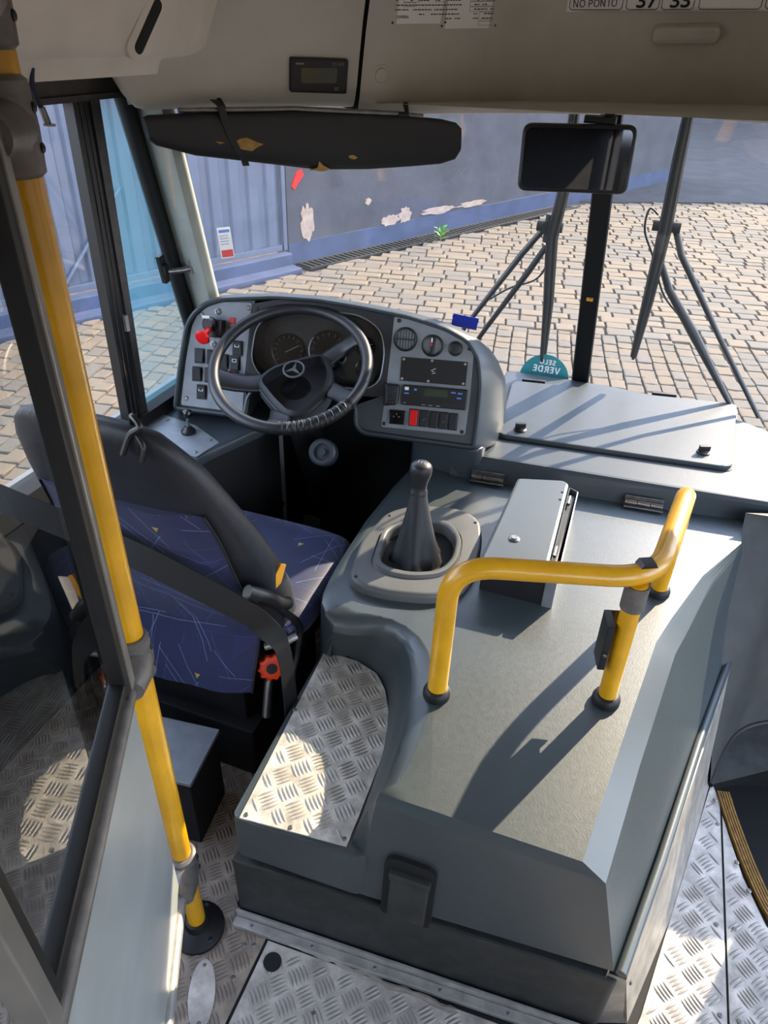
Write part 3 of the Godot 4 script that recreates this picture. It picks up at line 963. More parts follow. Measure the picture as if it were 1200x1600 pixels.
	for s in [[-0.762, 0.312], [-0.765, 0.284]]:
		g = dg()
		g.prism(rrect(s[0], s[1], 0.018, 0.018, 0.003), 0.0, 0.004, 0.0015)
		obj("warning_lamp", g, M.red, lpn)
	var rocks := [[-0.862, 0.200], [-0.823, 0.199], [-0.869, 0.145], [-0.830, 0.144], [-0.854, 0.091], [-0.743, 0.232], [-0.750, 0.187], [-0.755, 0.141], [-0.786, 0.189], [-0.791, 0.143]]
	for k in rocks.size():
		var q: Array = rocks[k]
		g = dg()
		g.prism(rrect(q[0], q[1], 0.033, 0.046, 0.003), 0.0, 0.004, 0.001)
		var rk := obj("rocker_switch", g, M.black, t)
		g = dg()
		g.x = D * Transform3D(Basis(Vector3.RIGHT, 0.16 if k % 3 else -0.16), Vector3(q[0], q[1], 0.006))
		g.prism(rrect(0, 0, 0.026, 0.039, 0.002), -0.004, 0.005, 0.0015)
		obj("rocker", g, M.dash_dark, rk)
		if k in [4, 5, 6, 7]:
			g = dg()
			for e in [[0, 0.006, 0.014, 0.0016], [0, -0.002, 0.014, 0.0016], [-0.006, 0.002, 0.0016, 0.009], [0.006, 0.002, 0.0016, 0.009]]:
				g.box(Vector3(q[0] + e[0], q[1] + 0.006 + e[1], 0.0125), Vector3(e[2], e[3], 0.0006))
			obj("switch_symbol", g, M.print_white, rk)
	# parking brake valve with its red push knob
	g = dg()
	g.box(Vector3(-0.806, 0.285, 0.018), Vector3(0.048, 0.052, 0.036), 0.004)
	g.x = D * Transform3D(Basis(Vector3.RIGHT, Vector3.BACK, Vector3.DOWN), Vector3(-0.818, 0.297, 0.03))
	g.lathe([[0.021, 0.0], [0.021, 0.018], [0.018, 0.022], [0.014, 0.030]], 20)
	var pv := obj("brake_valve", g, M.black, t)
	g = Geo.new()
	var pa := D * Vector3(-0.815, 0.285, 0.05)
	var pb := D * Vector3(-0.822, 0.258, 0.088)
	g.x = aim(pb - pa, pa)
	var L := pa.distance_to(pb)
	g.lathe([[0.009, 0.0], [0.009, L * 0.6], [0.013, L * 0.75], [0.021, L * 0.95], [0.023, L], [0.020, L + 0.006], [0.012, L + 0.008]], 22)
	obj("brake_knob", g, M.red, pv)
	g = Geo.new()
	g.x = D
	g.box(Vector3(-0.826, 0.316, 0.054), Vector3(0.022, 0.008, 0.004), 0.001)
	obj("valve_label", g, M.print_white, pv)
	# right panel
	g = dg()
	g.prism(rounded(P2([[-0.274, 0.362], [-0.163, 0.350], [-0.092, 0.330], [-0.052, 0.303], [-0.032, 0.269], [-0.030, 0.15], [-0.033, 0.032], [-0.289, 0.034], [-0.281, 0.172]]), 0.008), -0.01, 0.0015, 0.001)
	var rp := obj("radio_panel", g, M.panel_grey, t)
	for s in [[-0.259, 0.350], [-0.046, 0.286], [-0.043, 0.041], [-0.281, 0.045]]: screw(rp, on_dash(s[0], s[1], 0.0015), 0.006, M.dash_dark)
	for s in [[-0.687, 0.351], [-0.304, 0.139], [-0.288, 0.352], [-0.706, 0.139]]: screw(t, on_dash(s[0], s[1], 0.0), 0.005, M.dash_dark)
	# round air vent with slats
	var vt := func(s: float, tt: float, r: float) -> MeshInstance3D:
		var q := dg()
		q.x = D * Transform3D(Basis(Vector3.RIGHT, Vector3.BACK, Vector3.DOWN), Vector3(s, tt, 0.001))
		q.lathe([[r, 0.0], [r, 0.004], [r * 0.93, 0.007], [r * 0.82, 0.006], [r * 0.80, -0.006], [0.001, -0.007]], 30)
		return obj("air_vent" if r > 0.033 else "rotary_switch", q, M.black, t)
	var av: MeshInstance3D = vt.call(-0.236, 0.298, 0.035)
	for k in [-3, -2, -1, 0, 1, 2, 3]:
		g = dg()
		var hh := sqrt(0.028 * 0.028 - (k * 0.0082) * (k * 0.0082))
		g.x = D * Transform3D(Basis(Vector3.UP, 0.5), Vector3(-0.236 + k * 0.0082, 0.298, 0.0))
		g.box(Vector3.ZERO, Vector3(0.0016, hh * 2, 0.009))
		obj("vent_slat", g, M.dash_dark, av)
	g = dg()
	g.box(Vector3(-0.236, 0.298, 0.004), Vector3(0.056, 0.003, 0.006))
	obj("vent_bar", g, M.dash_dark, av)
	var rs: MeshInstance3D = vt.call(-0.155, 0.286, 0.032)
	g = dg()
	g.x = D * Transform3D(Basis(Vector3(0, 0, 1), -0.06), Vector3(-0.155, 0.286, 0.0))
	g.prism(rrect(0, 0, 0.016, 0.05, 0.007), -0.004, 0.016, 0.003)
	obj("grip", g, M.black, rs)
	g = dg()
	g.prism(rrect(-0.157, 0.302, 0.004, 0.012, 0.001), 0.015, 0.0166)
	obj("pointer", g, M.print_white, rs)
	g = dg()
	g.prism(rrect(-0.157, 0.290, 0.004, 0.010, 0.001), 0.015, 0.0166)
	obj("pointer", g, M.red, rs)
	g = dg()
	g.x = D * Transform3D(Basis(Vector3.RIGHT, Vector3.BACK, Vector3.DOWN), Vector3(-0.087, 0.283, 0.001))
	g.lathe([[0.022, 0.0], [0.022, 0.003], [0.017, 0.005], [0.016, 0.013], [0.013, 0.015], [0.001, 0.015]], 24)
	obj("dimmer_knob", g, M.dash_dark, t)
	# blanking plate
	g = dg()
	g.prism(rrect(-0.145, 0.2125, 0.197, 0.070, 0.003), 0.0, 0.004, 0.001)
	var bp := obj("blanking_plate", g, M.black, t)
	for s in [[-0.236, 0.241], [-0.152, 0.243], [-0.054, 0.241], [-0.054, 0.184], [-0.158, 0.183], [-0.237, 0.184]]: screw(bp, on_dash(s[0], s[1], 0.004), 0.0042, M.alu)
	g = dg()
	for e in [[-0.144, 0.219, 0.012, 0.5], [-0.148, 0.213, 0.012, -0.5], [-0.144, 0.207, 0.010, 0.2]]:
		g.x = D * Transform3D(Basis(Vector3(0, 0, 1), e[3]), Vector3(e[0], e[1], 0.0042))
		g.box(Vector3.ZERO, Vector3(e[2], 0.0012, 0.0004))
	obj("scratch_mark", g, M.print_white, bp)
	# tachograph
	g = dg()
	g.prism(rrect(-0.135, 0.1375, 0.194, 0.060, 0.004), 0.0, 0.014, 0.003)
	var tc := obj("tachograph", g, M.black, t)
	g = dg()
	g.prism(rrect(-0.132, 0.150, 0.070, 0.021, 0.001), 0.0135, 0.0146)
	obj("display", g, M.lcd, tc)
	g = dg()
	g.box(Vector3(-0.135, 0.122, 0.0140), Vector3(0.188, 0.0012, 0.001))
	obj("tray_slot", g, M.dash_dark, tc)
	for s in [[-0.219, 0.157, 0.012, 0.009, 1], [-0.219, 0.143, 0.014, 0.004, 0], [-0.193, 0.156, 0.008, 0.006, 0], [-0.080, 0.156, 0.014, 0.004, 0], [-0.060, 0.155, 0.014, 0.004, 0], [-0.062, 0.141, 0.014, 0.004, 0], [-0.165, 0.113, 0.012, 0.003, 2], [-0.145, 0.113, 0.012, 0.003, 2], [-0.122, 0.113, 0.012, 0.003, 2], [-0.222, 0.114, 0.008, 0.003, 2]]:
		g = dg()
		g.prism(rrect(s[0], s[1], s[2], s[3], 0.001), 0.0135, 0.0150)
		obj("button", g, [M.print_blue, M.print_white, M.panel_grey][s[4]], tc)
	# connector block on the left edge, round socket and switches below
	g = dg()
	g.prism(rounded(P2([[-0.284, 0.167], [-0.242, 0.166], [-0.240, 0.15], [-0.245, 0.106], [-0.283, 0.100]]), 0.005), 0.0, 0.022, 0.004)
	var kb := obj("connector_block", g, M.black, t)
	for k in 4:
		g = dg()
		g.box(Vector3(-0.264, 0.155 - k * 0.014, 0.023), Vector3(0.022, 0.009, 0.006), 0.002)
		obj("plug", g, M.dash_dark, kb)
	g = dg()
	g.prism(rrect(-0.242, 0.068, 0.050, 0.043, 0.004), 0.0, 0.008, 0.002)
	g.x = D * Transform3D(Basis(Vector3.RIGHT, Vector3.BACK, Vector3.DOWN), Vector3(-0.244, 0.068, 0.008))
	g.lathe([[0.020, 0.0], [0.020, 0.003], [0.016, 0.003], [0.015, -0.004], [0.001, -0.004]], 24)
	var so := obj("round_socket", g, M.black_gloss, t)
	for k in 3:
		g = dg()
		g.box(Vector3(-0.252 + k * 0.008, 0.070 + (k % 2) * 0.008, 0.006), Vector3(0.004, 0.004, 0.006), 0.001)
		obj("pin", g, M.steel, so)
	var sws := [[-0.192, 0.0715, M.red], [-0.161, 0.0715, M.black], [-0.131, 0.0705, M.black], [-0.102, 0.070, M.black], [-0.073, 0.0695, M.black]]
	for q in sws:
		g = dg()
		g.prism(rrect(q[0], q[1], 0.0285, 0.052, 0.003), 0.0, 0.005, 0.001)
		var sw2 := obj("rocker_switch", g, M.black, t)
		g = dg()
		g.x = D * Transform3D(Basis(Vector3.RIGHT, -0.12), Vector3(q[0], q[1], 0.007))
		g.prism(rrect(0, 0, 0.022, 0.046, 0.002), -0.004, 0.004, 0.0015)
		obj("rocker", g, q[2] if q[2] == M.red else M.dash_dark, sw2)
		if q[0] == -0.161 or q[0] == -0.102:
			g = dg()
			g.x = D * Transform3D(Basis(Vector3.RIGHT, Vector3.BACK, Vector3.DOWN), Vector3(q[0], q[1], 0.0115))
			g.tube(PackedVector3Array([Vector3(0.005, 0, 0), Vector3(0, 0, 0.005), Vector3(-0.005, 0, 0), Vector3(0, 0, -0.005), Vector3(0.005, 0, 0)]), 0.0008, 5)
			obj("switch_symbol", g, M.panel_grey, sw2)
	# side console left of the seat with a plate
	g = Geo.new()
	g.slab(rounded(P2([[-1.345, -1.90], [-1.00, -1.90], [-1.00, -1.74], [-1.075, -1.53], [-1.09, -1.35], [-1.345, -1.35]]), 0.015), 0.625, 0.655, 0.01)
	obj("side_console", g, M.dash, t)
	g = Geo.new()
	g.slab(rounded(P2([[-1.345, -1.89], [-1.02, -1.89], [-1.02, -1.74], [-1.09, -1.53], [-1.105, -1.36], [-1.345, -1.36]]), 0.015), 0.02, 0.63)
	obj("console_base", g, M.dark, t)  # near-black colour stands in for the footwell shade
	g = Geo.new()
	g.slab(rounded(P2([[-1.33, -1.69], [-1.19, -1.665], [-1.07, -1.60], [-1.085, -1.50], [-1.33, -1.50]]), 0.006), 0.655, 0.658, 0.0008)
	var cp := obj("lever_plate", g, M.panel_grey, t)
	var up := Basis(Vector3.RIGHT, Vector3.FORWARD, Vector3.UP)
	for s in [[-1.29, -1.66], [-1.10, -1.60], [-1.10, -1.52]]: screw(cp, Transform3D(up, Vector3(s[0], 0.658, s[1])), 0.006)
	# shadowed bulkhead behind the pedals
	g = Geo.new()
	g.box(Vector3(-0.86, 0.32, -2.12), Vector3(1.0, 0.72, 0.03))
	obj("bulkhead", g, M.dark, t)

	# small lever standing on the console
	var lv := thing("hand_lever", "small black hand valve lever on plate left of steering wheel", "lever", Vector3(-1.185, 0.658, -1.615))
	g = Geo.new()
	g.x = Transform3D(Basis.IDENTITY, lv.position)
	g.lathe([[0.022, 0.0], [0.022, 0.008], [0.015, 0.016], [0.010, 0.022]], 18)
	obj("boot", g, M.black, lv)
	g = Geo.new()
	g.tube(PackedVector3Array([lv.position + Vector3(0, 0.02, 0), lv.position + Vector3(0.002, 0.055, -0.004)]), 0.005, 10)
	obj("stem", g, M.steel, lv)
	g = Geo.new()
	g.x = Transform3D(Basis.IDENTITY, lv.position + Vector3(0.002, 0.05, -0.004))
	g.lathe([[0.008, 0.0], [0.014, 0.006], [0.016, 0.014], [0.013, 0.022], [0.004, 0.026]], 18)
	obj("knob", g, M.black_gloss, lv)

	# blue plastic box behind the rim of the binnacle
	var bb := thing("plastic_box", "small blue plastic box on top of the dashboard by windscreen", "box", D * Vector3(-0.065, 0.335, -0.10))
	g = Geo.new()
	g.x = D * Transform3D(Basis(Vector3(0, 0, 1), -0.12), Vector3(-0.068, 0.362, -0.10))
	g.box(Vector3.ZERO, Vector3(0.078, 0.035, 0.07), 0.003)
	obj("body", g, M.blue_plastic, bb)
	g = Geo.new()
	g.x = D * Transform3D(Basis(Vector3(0, 0, 1), -0.12), Vector3(-0.067, 0.371, -0.10))
	g.box(Vector3.ZERO, Vector3(0.080, 0.006, 0.072), 0.001)
	obj("lid", g, M.blue_plastic, bb)
	# pedals, dim in the footwell
	for q in [["brake_pedal", "brake pedal pad in the dark footwell under the steering wheel", -0.92, 0.20, -1.90, 0.07, 0.06], ["accelerator_pedal", "long accelerator pedal in dark footwell near the gear lever", -0.66, 0.20, -1.93, 0.06, 0.15], ["clutch_pedal", "clutch pedal pad in dark footwell left of steering column", -1.08, 0.22, -1.92, 0.07, 0.06]]:
		var pd := thing(q[0], q[1], "pedal", Vector3(q[2], 0.0, q[4]))
		g = Geo.new()
		g.x = Transform3D(Basis(Vector3.RIGHT, -0.7), Vector3(q[2], q[3], q[4]))
		g.prism(rrect(0, 0, q[5], q[6], 0.008), -0.006, 0.006, 0.003)
		obj("pad", g, M.rubber, pd)
		g = Geo.new()
		g.tube(PackedVector3Array([Vector3(q[2], q[3], q[4] - 0.005), Vector3(q[2], 0.08, q[4] - 0.08), Vector3(q[2], 0.0, q[4] - 0.10)]), 0.009, 10)
		obj("arm", g, M.iron, pd)

# ---------------------------------------------------------------- header above the windscreen, duct above the driver's window
func header_y(x: float) -> float:
	return (1.512 if x < -0.865 else 1.491 + 0.043 * (x + 0.79)) + 0.10 * pow(maxf(0.0, (-1.245 - x) / 0.040), 2.0)
func header_pt(x: float, k: int) -> Vector3:
	var pr := [[0.03, -0.03], [0.004, -0.012], [-0.003, 0.004], [0.0, 0.016], [0.014, 0.028], [0.05, 0.045], [0.12, 0.066], [0.20, 0.092], [0.30, 0.135], [0.42, 0.22], [0.54, 0.36], [0.63, 0.55]]
	var y0 := header_y(x)
	var y := y0 + float(pr[k][0])
	var z := screen_z(x, 1.5) + 0.025
	return Vector3(x, y, z) + inward(x) * float(pr[k][1])
func header_on(x: float, y: float) -> Transform3D:    # place on the face of the header
	var a := header_pt(x, 5)
	for k in range(4, 11):
		var p := header_pt(x, k); var q := header_pt(x, k + 1)
		if y >= p.y and y <= q.y:
			a = p.lerp(q, (y - p.y) / (q.y - p.y))
			var tx := (header_pt(x + 0.01, k) - header_pt(x - 0.01, k)).normalized()
			var ty := (q - p).normalized()
			return Transform3D(Basis(tx, ty, tx.cross(ty)).orthonormalized(), a)
	return Transform3D(Basis.IDENTITY, a)
func build_header() -> void:
	var t := thing("header_panel", "beige moulded header panel over the windscreen with a vertical joint", "panel", Vector3(CX, 1.5, -2.1))
	var g := Geo.new()
	var rows := []
	for k in 12:
		var row := PackedVector3Array()
		for i in 24: row.append(header_pt(lerpf(-1.285, -0.8685, pow(i / 23.0, 1.3)), k))
		rows.append(row)
	g.loft(rows, false)
	obj("driver_side_panel", g, M.header, t, 60)
	rows = []
	g = Geo.new()
	for k in 12:
		var row := PackedVector3Array()
		for i in 41: row.append(header_pt(lerpf(-0.8615, 1.08, i / 40.0), k))
		rows.append(row)
	g.loft(rows, false)
	obj("hinged_panel", g, M.header, t, 60)
	g = Geo.new()
	rows = []
	for k in 12:
		var row := PackedVector3Array()
		for i in 2:
			var x := [-0.89, -0.84][i] as float
			row.append(header_pt(x, k) - inward(x) * 0.018)
		rows.append(row)
	g.loft(rows, false)
	obj("joint_backing", g, M.dark, t)
	g = Geo.new()
	g.x = header_on(-0.815, 1.590)
	g.x.basis = g.x.basis * Basis(Vector3.RIGHT, PI / 2)
	g.lathe([[0.026, 0.0], [0.025, 0.003], [0.020, 0.0035], [0.018, 0.002], [0.0175, 0.005], [0.014, 0.006], [0.001, 0.006]], 28)
	obj("round_plug", g, M.header, t)
	# grab recess / handle on the right
	g = Geo.new()
	var hb := header_on(-0.018, 1.712)
	g.x = hb
	g.prism(rrect(0, 0, 0.165, 0.042, 0.02, 6), -0.002, 0.026, 0.012)
	obj("pull_handle", g, M.header, t)
	# duct
	var d := thing("overhead_duct", "beige overhead air duct above the driver's side window", "duct", Vector3(-1.15, 1.62, -0.5))
	g = Geo.new()
	var sec := [[-1.345, 1.605], [-1.10, 1.622], [-1.045, 1.628], [-1.020, 1.640], [-1.010, 1.660], [-0.985, 1.72], [-0.945, 1.80], [-0.88, 1.89], [-0.79, 1.98], [-0.68, 2.06], [-0.62, 2.11], [-1.345, 2.11]]
	rows = []
	for z in [[2.0, 0.0], [-1.0, 0.0], [-1.50, 0.0], [-1.60, 0.015], [-1.66, 0.05], [-1.70, 0.10], [-1.73, 0.18], [-1.755, 0.32], [-1.77, 0.5], [-1.78, 0.8]]:
		var row := PackedVector3Array()
		for q in sec: row.append(Vector3(lerpf(q[0], -1.345, z[1]), lerpf(q[1], 2.11, z[1] * 0.25) if q[1] < 1.7 else q[1], z[0]))
		rows.append(row)
	g.loft(rows, true, true, true)
	obj("housing", g, M.duct, d, 50)
	g = Geo.new()
	g.x = face(Vector3(0.93, -0.30, 0.05), Vector3(-0.998, 1.688, -1.40)) * Transform3D(Basis(Vector3(0, 0, 1), -0.55), Vector3.ZERO)
	g.prism(rrect(0, 0, 0.052, 0.135, 0.026, 8), -0.02, 0.004, 0.002)
	var lip := obj("air_slot", g, M.duct, d)
	g = Geo.new()
	g.x = face(Vector3(0.93, -0.30, 0.05), Vector3(-0.998, 1.688, -1.40)) * Transform3D(Basis(Vector3(0, 0, 1), -0.55), Vector3.ZERO)
	g.prism(rrect(0.006, 0.0, 0.028, 0.105, 0.014, 8), -0.02, 0.0045)
	obj("slot_opening", g, M.dark, lip)
	# light strip and dark rail under it, above the window
	g = Geo.new()
	g.loft([P3([[-1.03, 1.636, 1.6], [-1.045, 1.622, 1.6], [-1.055, 1.600, 1.6], [-1.30, 1.590, 1.6], [-1.335, 1.575, 1.6]]), P3([[-1.03, 1.636, -1.5], [-1.045, 1.622, -1.5], [-1.055, 1.600, -1.5], [-1.30, 1.590, -1.5], [-1.335, 1.575, -1.5]]), P3([[-1.25, 1.636, -1.60], [-1.26, 1.622, -1.60], [-1.27, 1.600, -1.60], [-1.31, 1.592, -1.60], [-1.335, 1.585, -1.60]])], false)
	struct("trim_2", g, M.duct)

# ---------------------------------------------------------------- windows and pillars
func build_windows() -> void:
	# windscreen: two bowed panes and the black joint between them
	var ws := Node3D.new()
	ws.name = "window_1"
	ws.set_meta("kind", "structure")
	add_child(ws)
	var mx := func(y: float) -> float: return lerpf(-0.121, -0.172, (y - 0.6) / 0.9)
	for side in 2:
		var g := Geo.new()
		g.grid(26, 8, func(u, v):
			var y := lerpf(0.50, 1.56, v)
			var x: float = lerpf(-1.245, mx.call(y), u) if side == 0 else lerpf(mx.call(y), 1.02, u)
			return Vector3(x, y, screen_z(x, y)))
		obj("pane", g, M.glass, ws, 60)
	var g := Geo.new()
	var rows := []
	for k in 9:
		var y := lerpf(0.50, 1.55, k / 8.0)
		var x: float = mx.call(y)
		var z := screen_z(x, y)
		rows.append(PackedVector3Array([Vector3(x - 0.032, y, z + 0.004), Vector3(x - 0.028, y, z + 0.012), Vector3(x + 0.028, y, z + 0.012), Vector3(x + 0.032, y, z + 0.004), Vector3(x + 0.028, y, z - 0.008), Vector3(x - 0.028, y, z - 0.008)]))
	rows.reverse()
	g.loft(rows)
	var js := struct("trim_3", g, M.frame_black)
	g = Geo.new()
	g.x = Transform3D(Basis(Vector3.RIGHT, 0.0), Vector3(mx.call(0.955) + 0.001, 0.955, screen_z(-0.146, 0.955) + 0.0122)) * Transform3D(Basis(Vector3.RIGHT, -0.235), Vector3.ZERO)
	g.box(Vector3.ZERO, Vector3(0.022, 0.020, 0.001))
	var tg := obj("yellow_tag", g, M.tag_yellow, js)
	text("tag_lettering", "120", 0.008, Transform3D(g.x.basis, g.x.origin + Vector3(0, 0, 0.001)), M.ink, tg)
	# A-pillar covers, grey
	for s in [-1, 1]:
		g = Geo.new()
		rows = []
		for k in 17:
			var y := lerpf(0.45, 2.10, k / 16.0)
			var b := -1.79 - (1.53 - minf(y, 1.58)) * 0.262
			var xi := -1.345; var xo := -1.225
			var zo := screen_z(-1.215, minf(y, 1.58)) + 0.012
			var row := PackedVector3Array([Vector3(-1.385, y, b - 0.07), Vector3(xi, y, b + 0.008), Vector3(-1.325, y, b + 0.006), Vector3(-1.285, y, lerpf(b, zo, 0.30) + 0.012), Vector3(-1.25, y, lerpf(b, zo, 0.65) + 0.018), Vector3(-1.222, y, zo + 0.010), Vector3(-1.208, y, zo - 0.008), Vector3(-1.212, y, zo - 0.03), Vector3(-1.29, y, minf(zo, b) - 0.05), Vector3(-1.385, y, minf(zo, b) - 0.08)])
			if s > 0:
				for i in row.size(): row[i].x = 2 * CX - row[i].x
				row.reverse()
			rows.append(row)
		rows.reverse()
		g.loft(rows)
		var ap := struct("trim_4" if s < 0 else "trim_5", g, M.pillar, null, 60)
		if s < 0:
			screw(ap, Transform3D(face(Vector3(0.7, 0, 0.7), Vector3.ZERO).basis, Vector3(-1.31, 1.02, -1.915)), 0.008)
	# left side: posts, rails, panes
	g = Geo.new()
	var lean := func(q: Geo, x0: float, x1: float, a: float, b: float) -> void:
		q.loft([PackedVector3Array([Vector3(x0, 0.68, a + 0.010), Vector3(x1, 0.68, a + 0.010), Vector3(x1, 0.68, b + 0.020), Vector3(x0, 0.68, b + 0.020)]), PackedVector3Array([Vector3(x0, 1.55, a), Vector3(x1, 1.55, a), Vector3(x1, 1.55, b), Vector3(x0, 1.55, b)])])
	lean.call(g, -1.375, -1.345, -1.563, -1.622)
	var post := struct("trim_6", g, M.frame_black)
	g = Geo.new()
	lean.call(g, -1.375, -1.340, -1.621, -1.655)
	obj("inner_post", g, M.frame_brown, post)
	g = Geo.new()
	for z in [-1.583, -1.602]: lean.call(g, -1.346, -1.3435, z, z - 0.003)
	obj("glass_run", g, M.frame_brown, post)
	g = Geo.new()
	g.box(Vector3(-1.338, 0.98, -1.605), Vector3(0.012, 0.045, 0.014), 0.002)
	obj("catch", g, M.alu, post)
	g = Geo.new()
	g.box(Vector3(-1.35, 1.555, -0.95), Vector3(0.06, 0.05, 1.75), 0.006)
	g.box(Vector3(-1.335, 1.540, -0.95), Vector3(0.05, 0.008, 1.75), 0.002)
	var rail := struct("trim_7", g, M.frame_brown)
	for z in [-1.28, -1.0, -0.6]: screw(rail, Transform3D(face(Vector3(1, 0, 0), Vector3.ZERO).basis, Vector3(-1.320, 1.565, z)), 0.006)
	g = Geo.new()
	g.box(Vector3(-1.36, 0.665, -1.2), Vector3(0.07, 0.06, 1.75), 0.01)
	struct("trim_8", g, M.dark)
	# seal along the sloping front edge of the quarter window
	g = Geo.new()
	g.tube(P3([[-1.36, 1.56, -1.765], [-1.36, 1.10, -1.885], [-1.36, 0.66, -2.0]]), 0.026, 10)
	struct("trim_9", g, M.rubber)
	g = Geo.new()
	g.quad(Vector3(-1.37, 0.68, -2.02), Vector3(-1.37, 0.68, -1.62), Vector3(-1.37, 1.54, -1.64), Vector3(-1.37, 1.54, -1.79))
	var qw := struct("window_2", g, M.tint_glass)
	qw.set_meta("label", "small teal tinted quarter window in front of driver")
	g = Geo.new()
	g.quad(Vector3(-1.375, 0.68, -1.60), Vector3(-1.375, 0.68, -0.22), Vector3(-1.375, 1.54, -0.22), Vector3(-1.375, 1.54, -1.60))
	struct("window_3", g, M.side_glass)
	var n := 4
	for q in [[-1.38, -0.08, 1.18], [-1.38, 1.32, 2.58], [-1.38, 2.72, 4.12], [1.15, -0.59, 1.18], [1.15, 1.32, 2.58], [1.15, 2.72, 4.12]]:
		g = Geo.new()
		g.quad(Vector3(q[0], 0.69, q[1]), Vector3(q[0], 0.69, q[2]), Vector3(q[0], 1.53, q[2]), Vector3(q[0], 1.53, q[1]))
		struct("window_%d" % n, g, M.dark_glass)
		n += 1
	# entrance door: framed glass leaf
	g = Geo.new()
	for e in [[-1.70, -1.66], [-1.22, -1.18], [-0.77, -0.73]]: g.box(Vector3(1.15, 0.6, (e[0] + e[1]) / 2), Vector3(0.05, 1.9, 0.045), 0.005)
	for y in [-0.33, 1.52]: g.box(Vector3(1.15, y, -1.215), Vector3(0.05, 0.06, 0.97), 0.005)
	var dr := struct("door_1", g, M.frame_black)
	g = Geo.new()
	g.quad(Vector3(1.15, -0.3, -1.66), Vector3(1.15, -0.3, -0.77), Vector3(1.15, 1.5, -0.77), Vector3(1.15, 1.5, -1.66))
	obj("pane", g, M.side_glass, dr)
	# latch of the quarter window
	var l := thing("window_latch", "chrome latch on black bracket between quarter window and grey pillar", "latch", Vector3(-1.35, 1.06, -1.84))
	g = Geo.new()
	g.x = Transform3D(Basis(Vector3.RIGHT, 0.2), Vector3(-1.352, 1.075, -1.828))
	g.box(Vector3.ZERO, Vector3(0.016, 0.085, 0.028), 0.004)
	g.box(Vector3(0.006, 0, 0.0), Vector3(0.02, 0.03, 0.024), 0.004)
	obj("bracket", g, M.black, l)
	g = Geo.new()
	g.tube(P3([[-1.338, 1.066, -1.832], [-1.31, 1.068, -1.86], [-1.285, 1.072, -1.885]]), 0.009, 10)
	obj("arm", g, M.steel, l)
	g = Geo.new()
	g.tube(P3([[-1.285, 1.055, -1.885], [-1.285, 1.102, -1.888]]), 0.012, 12)
	obj("pivot", g, M.steel, l)

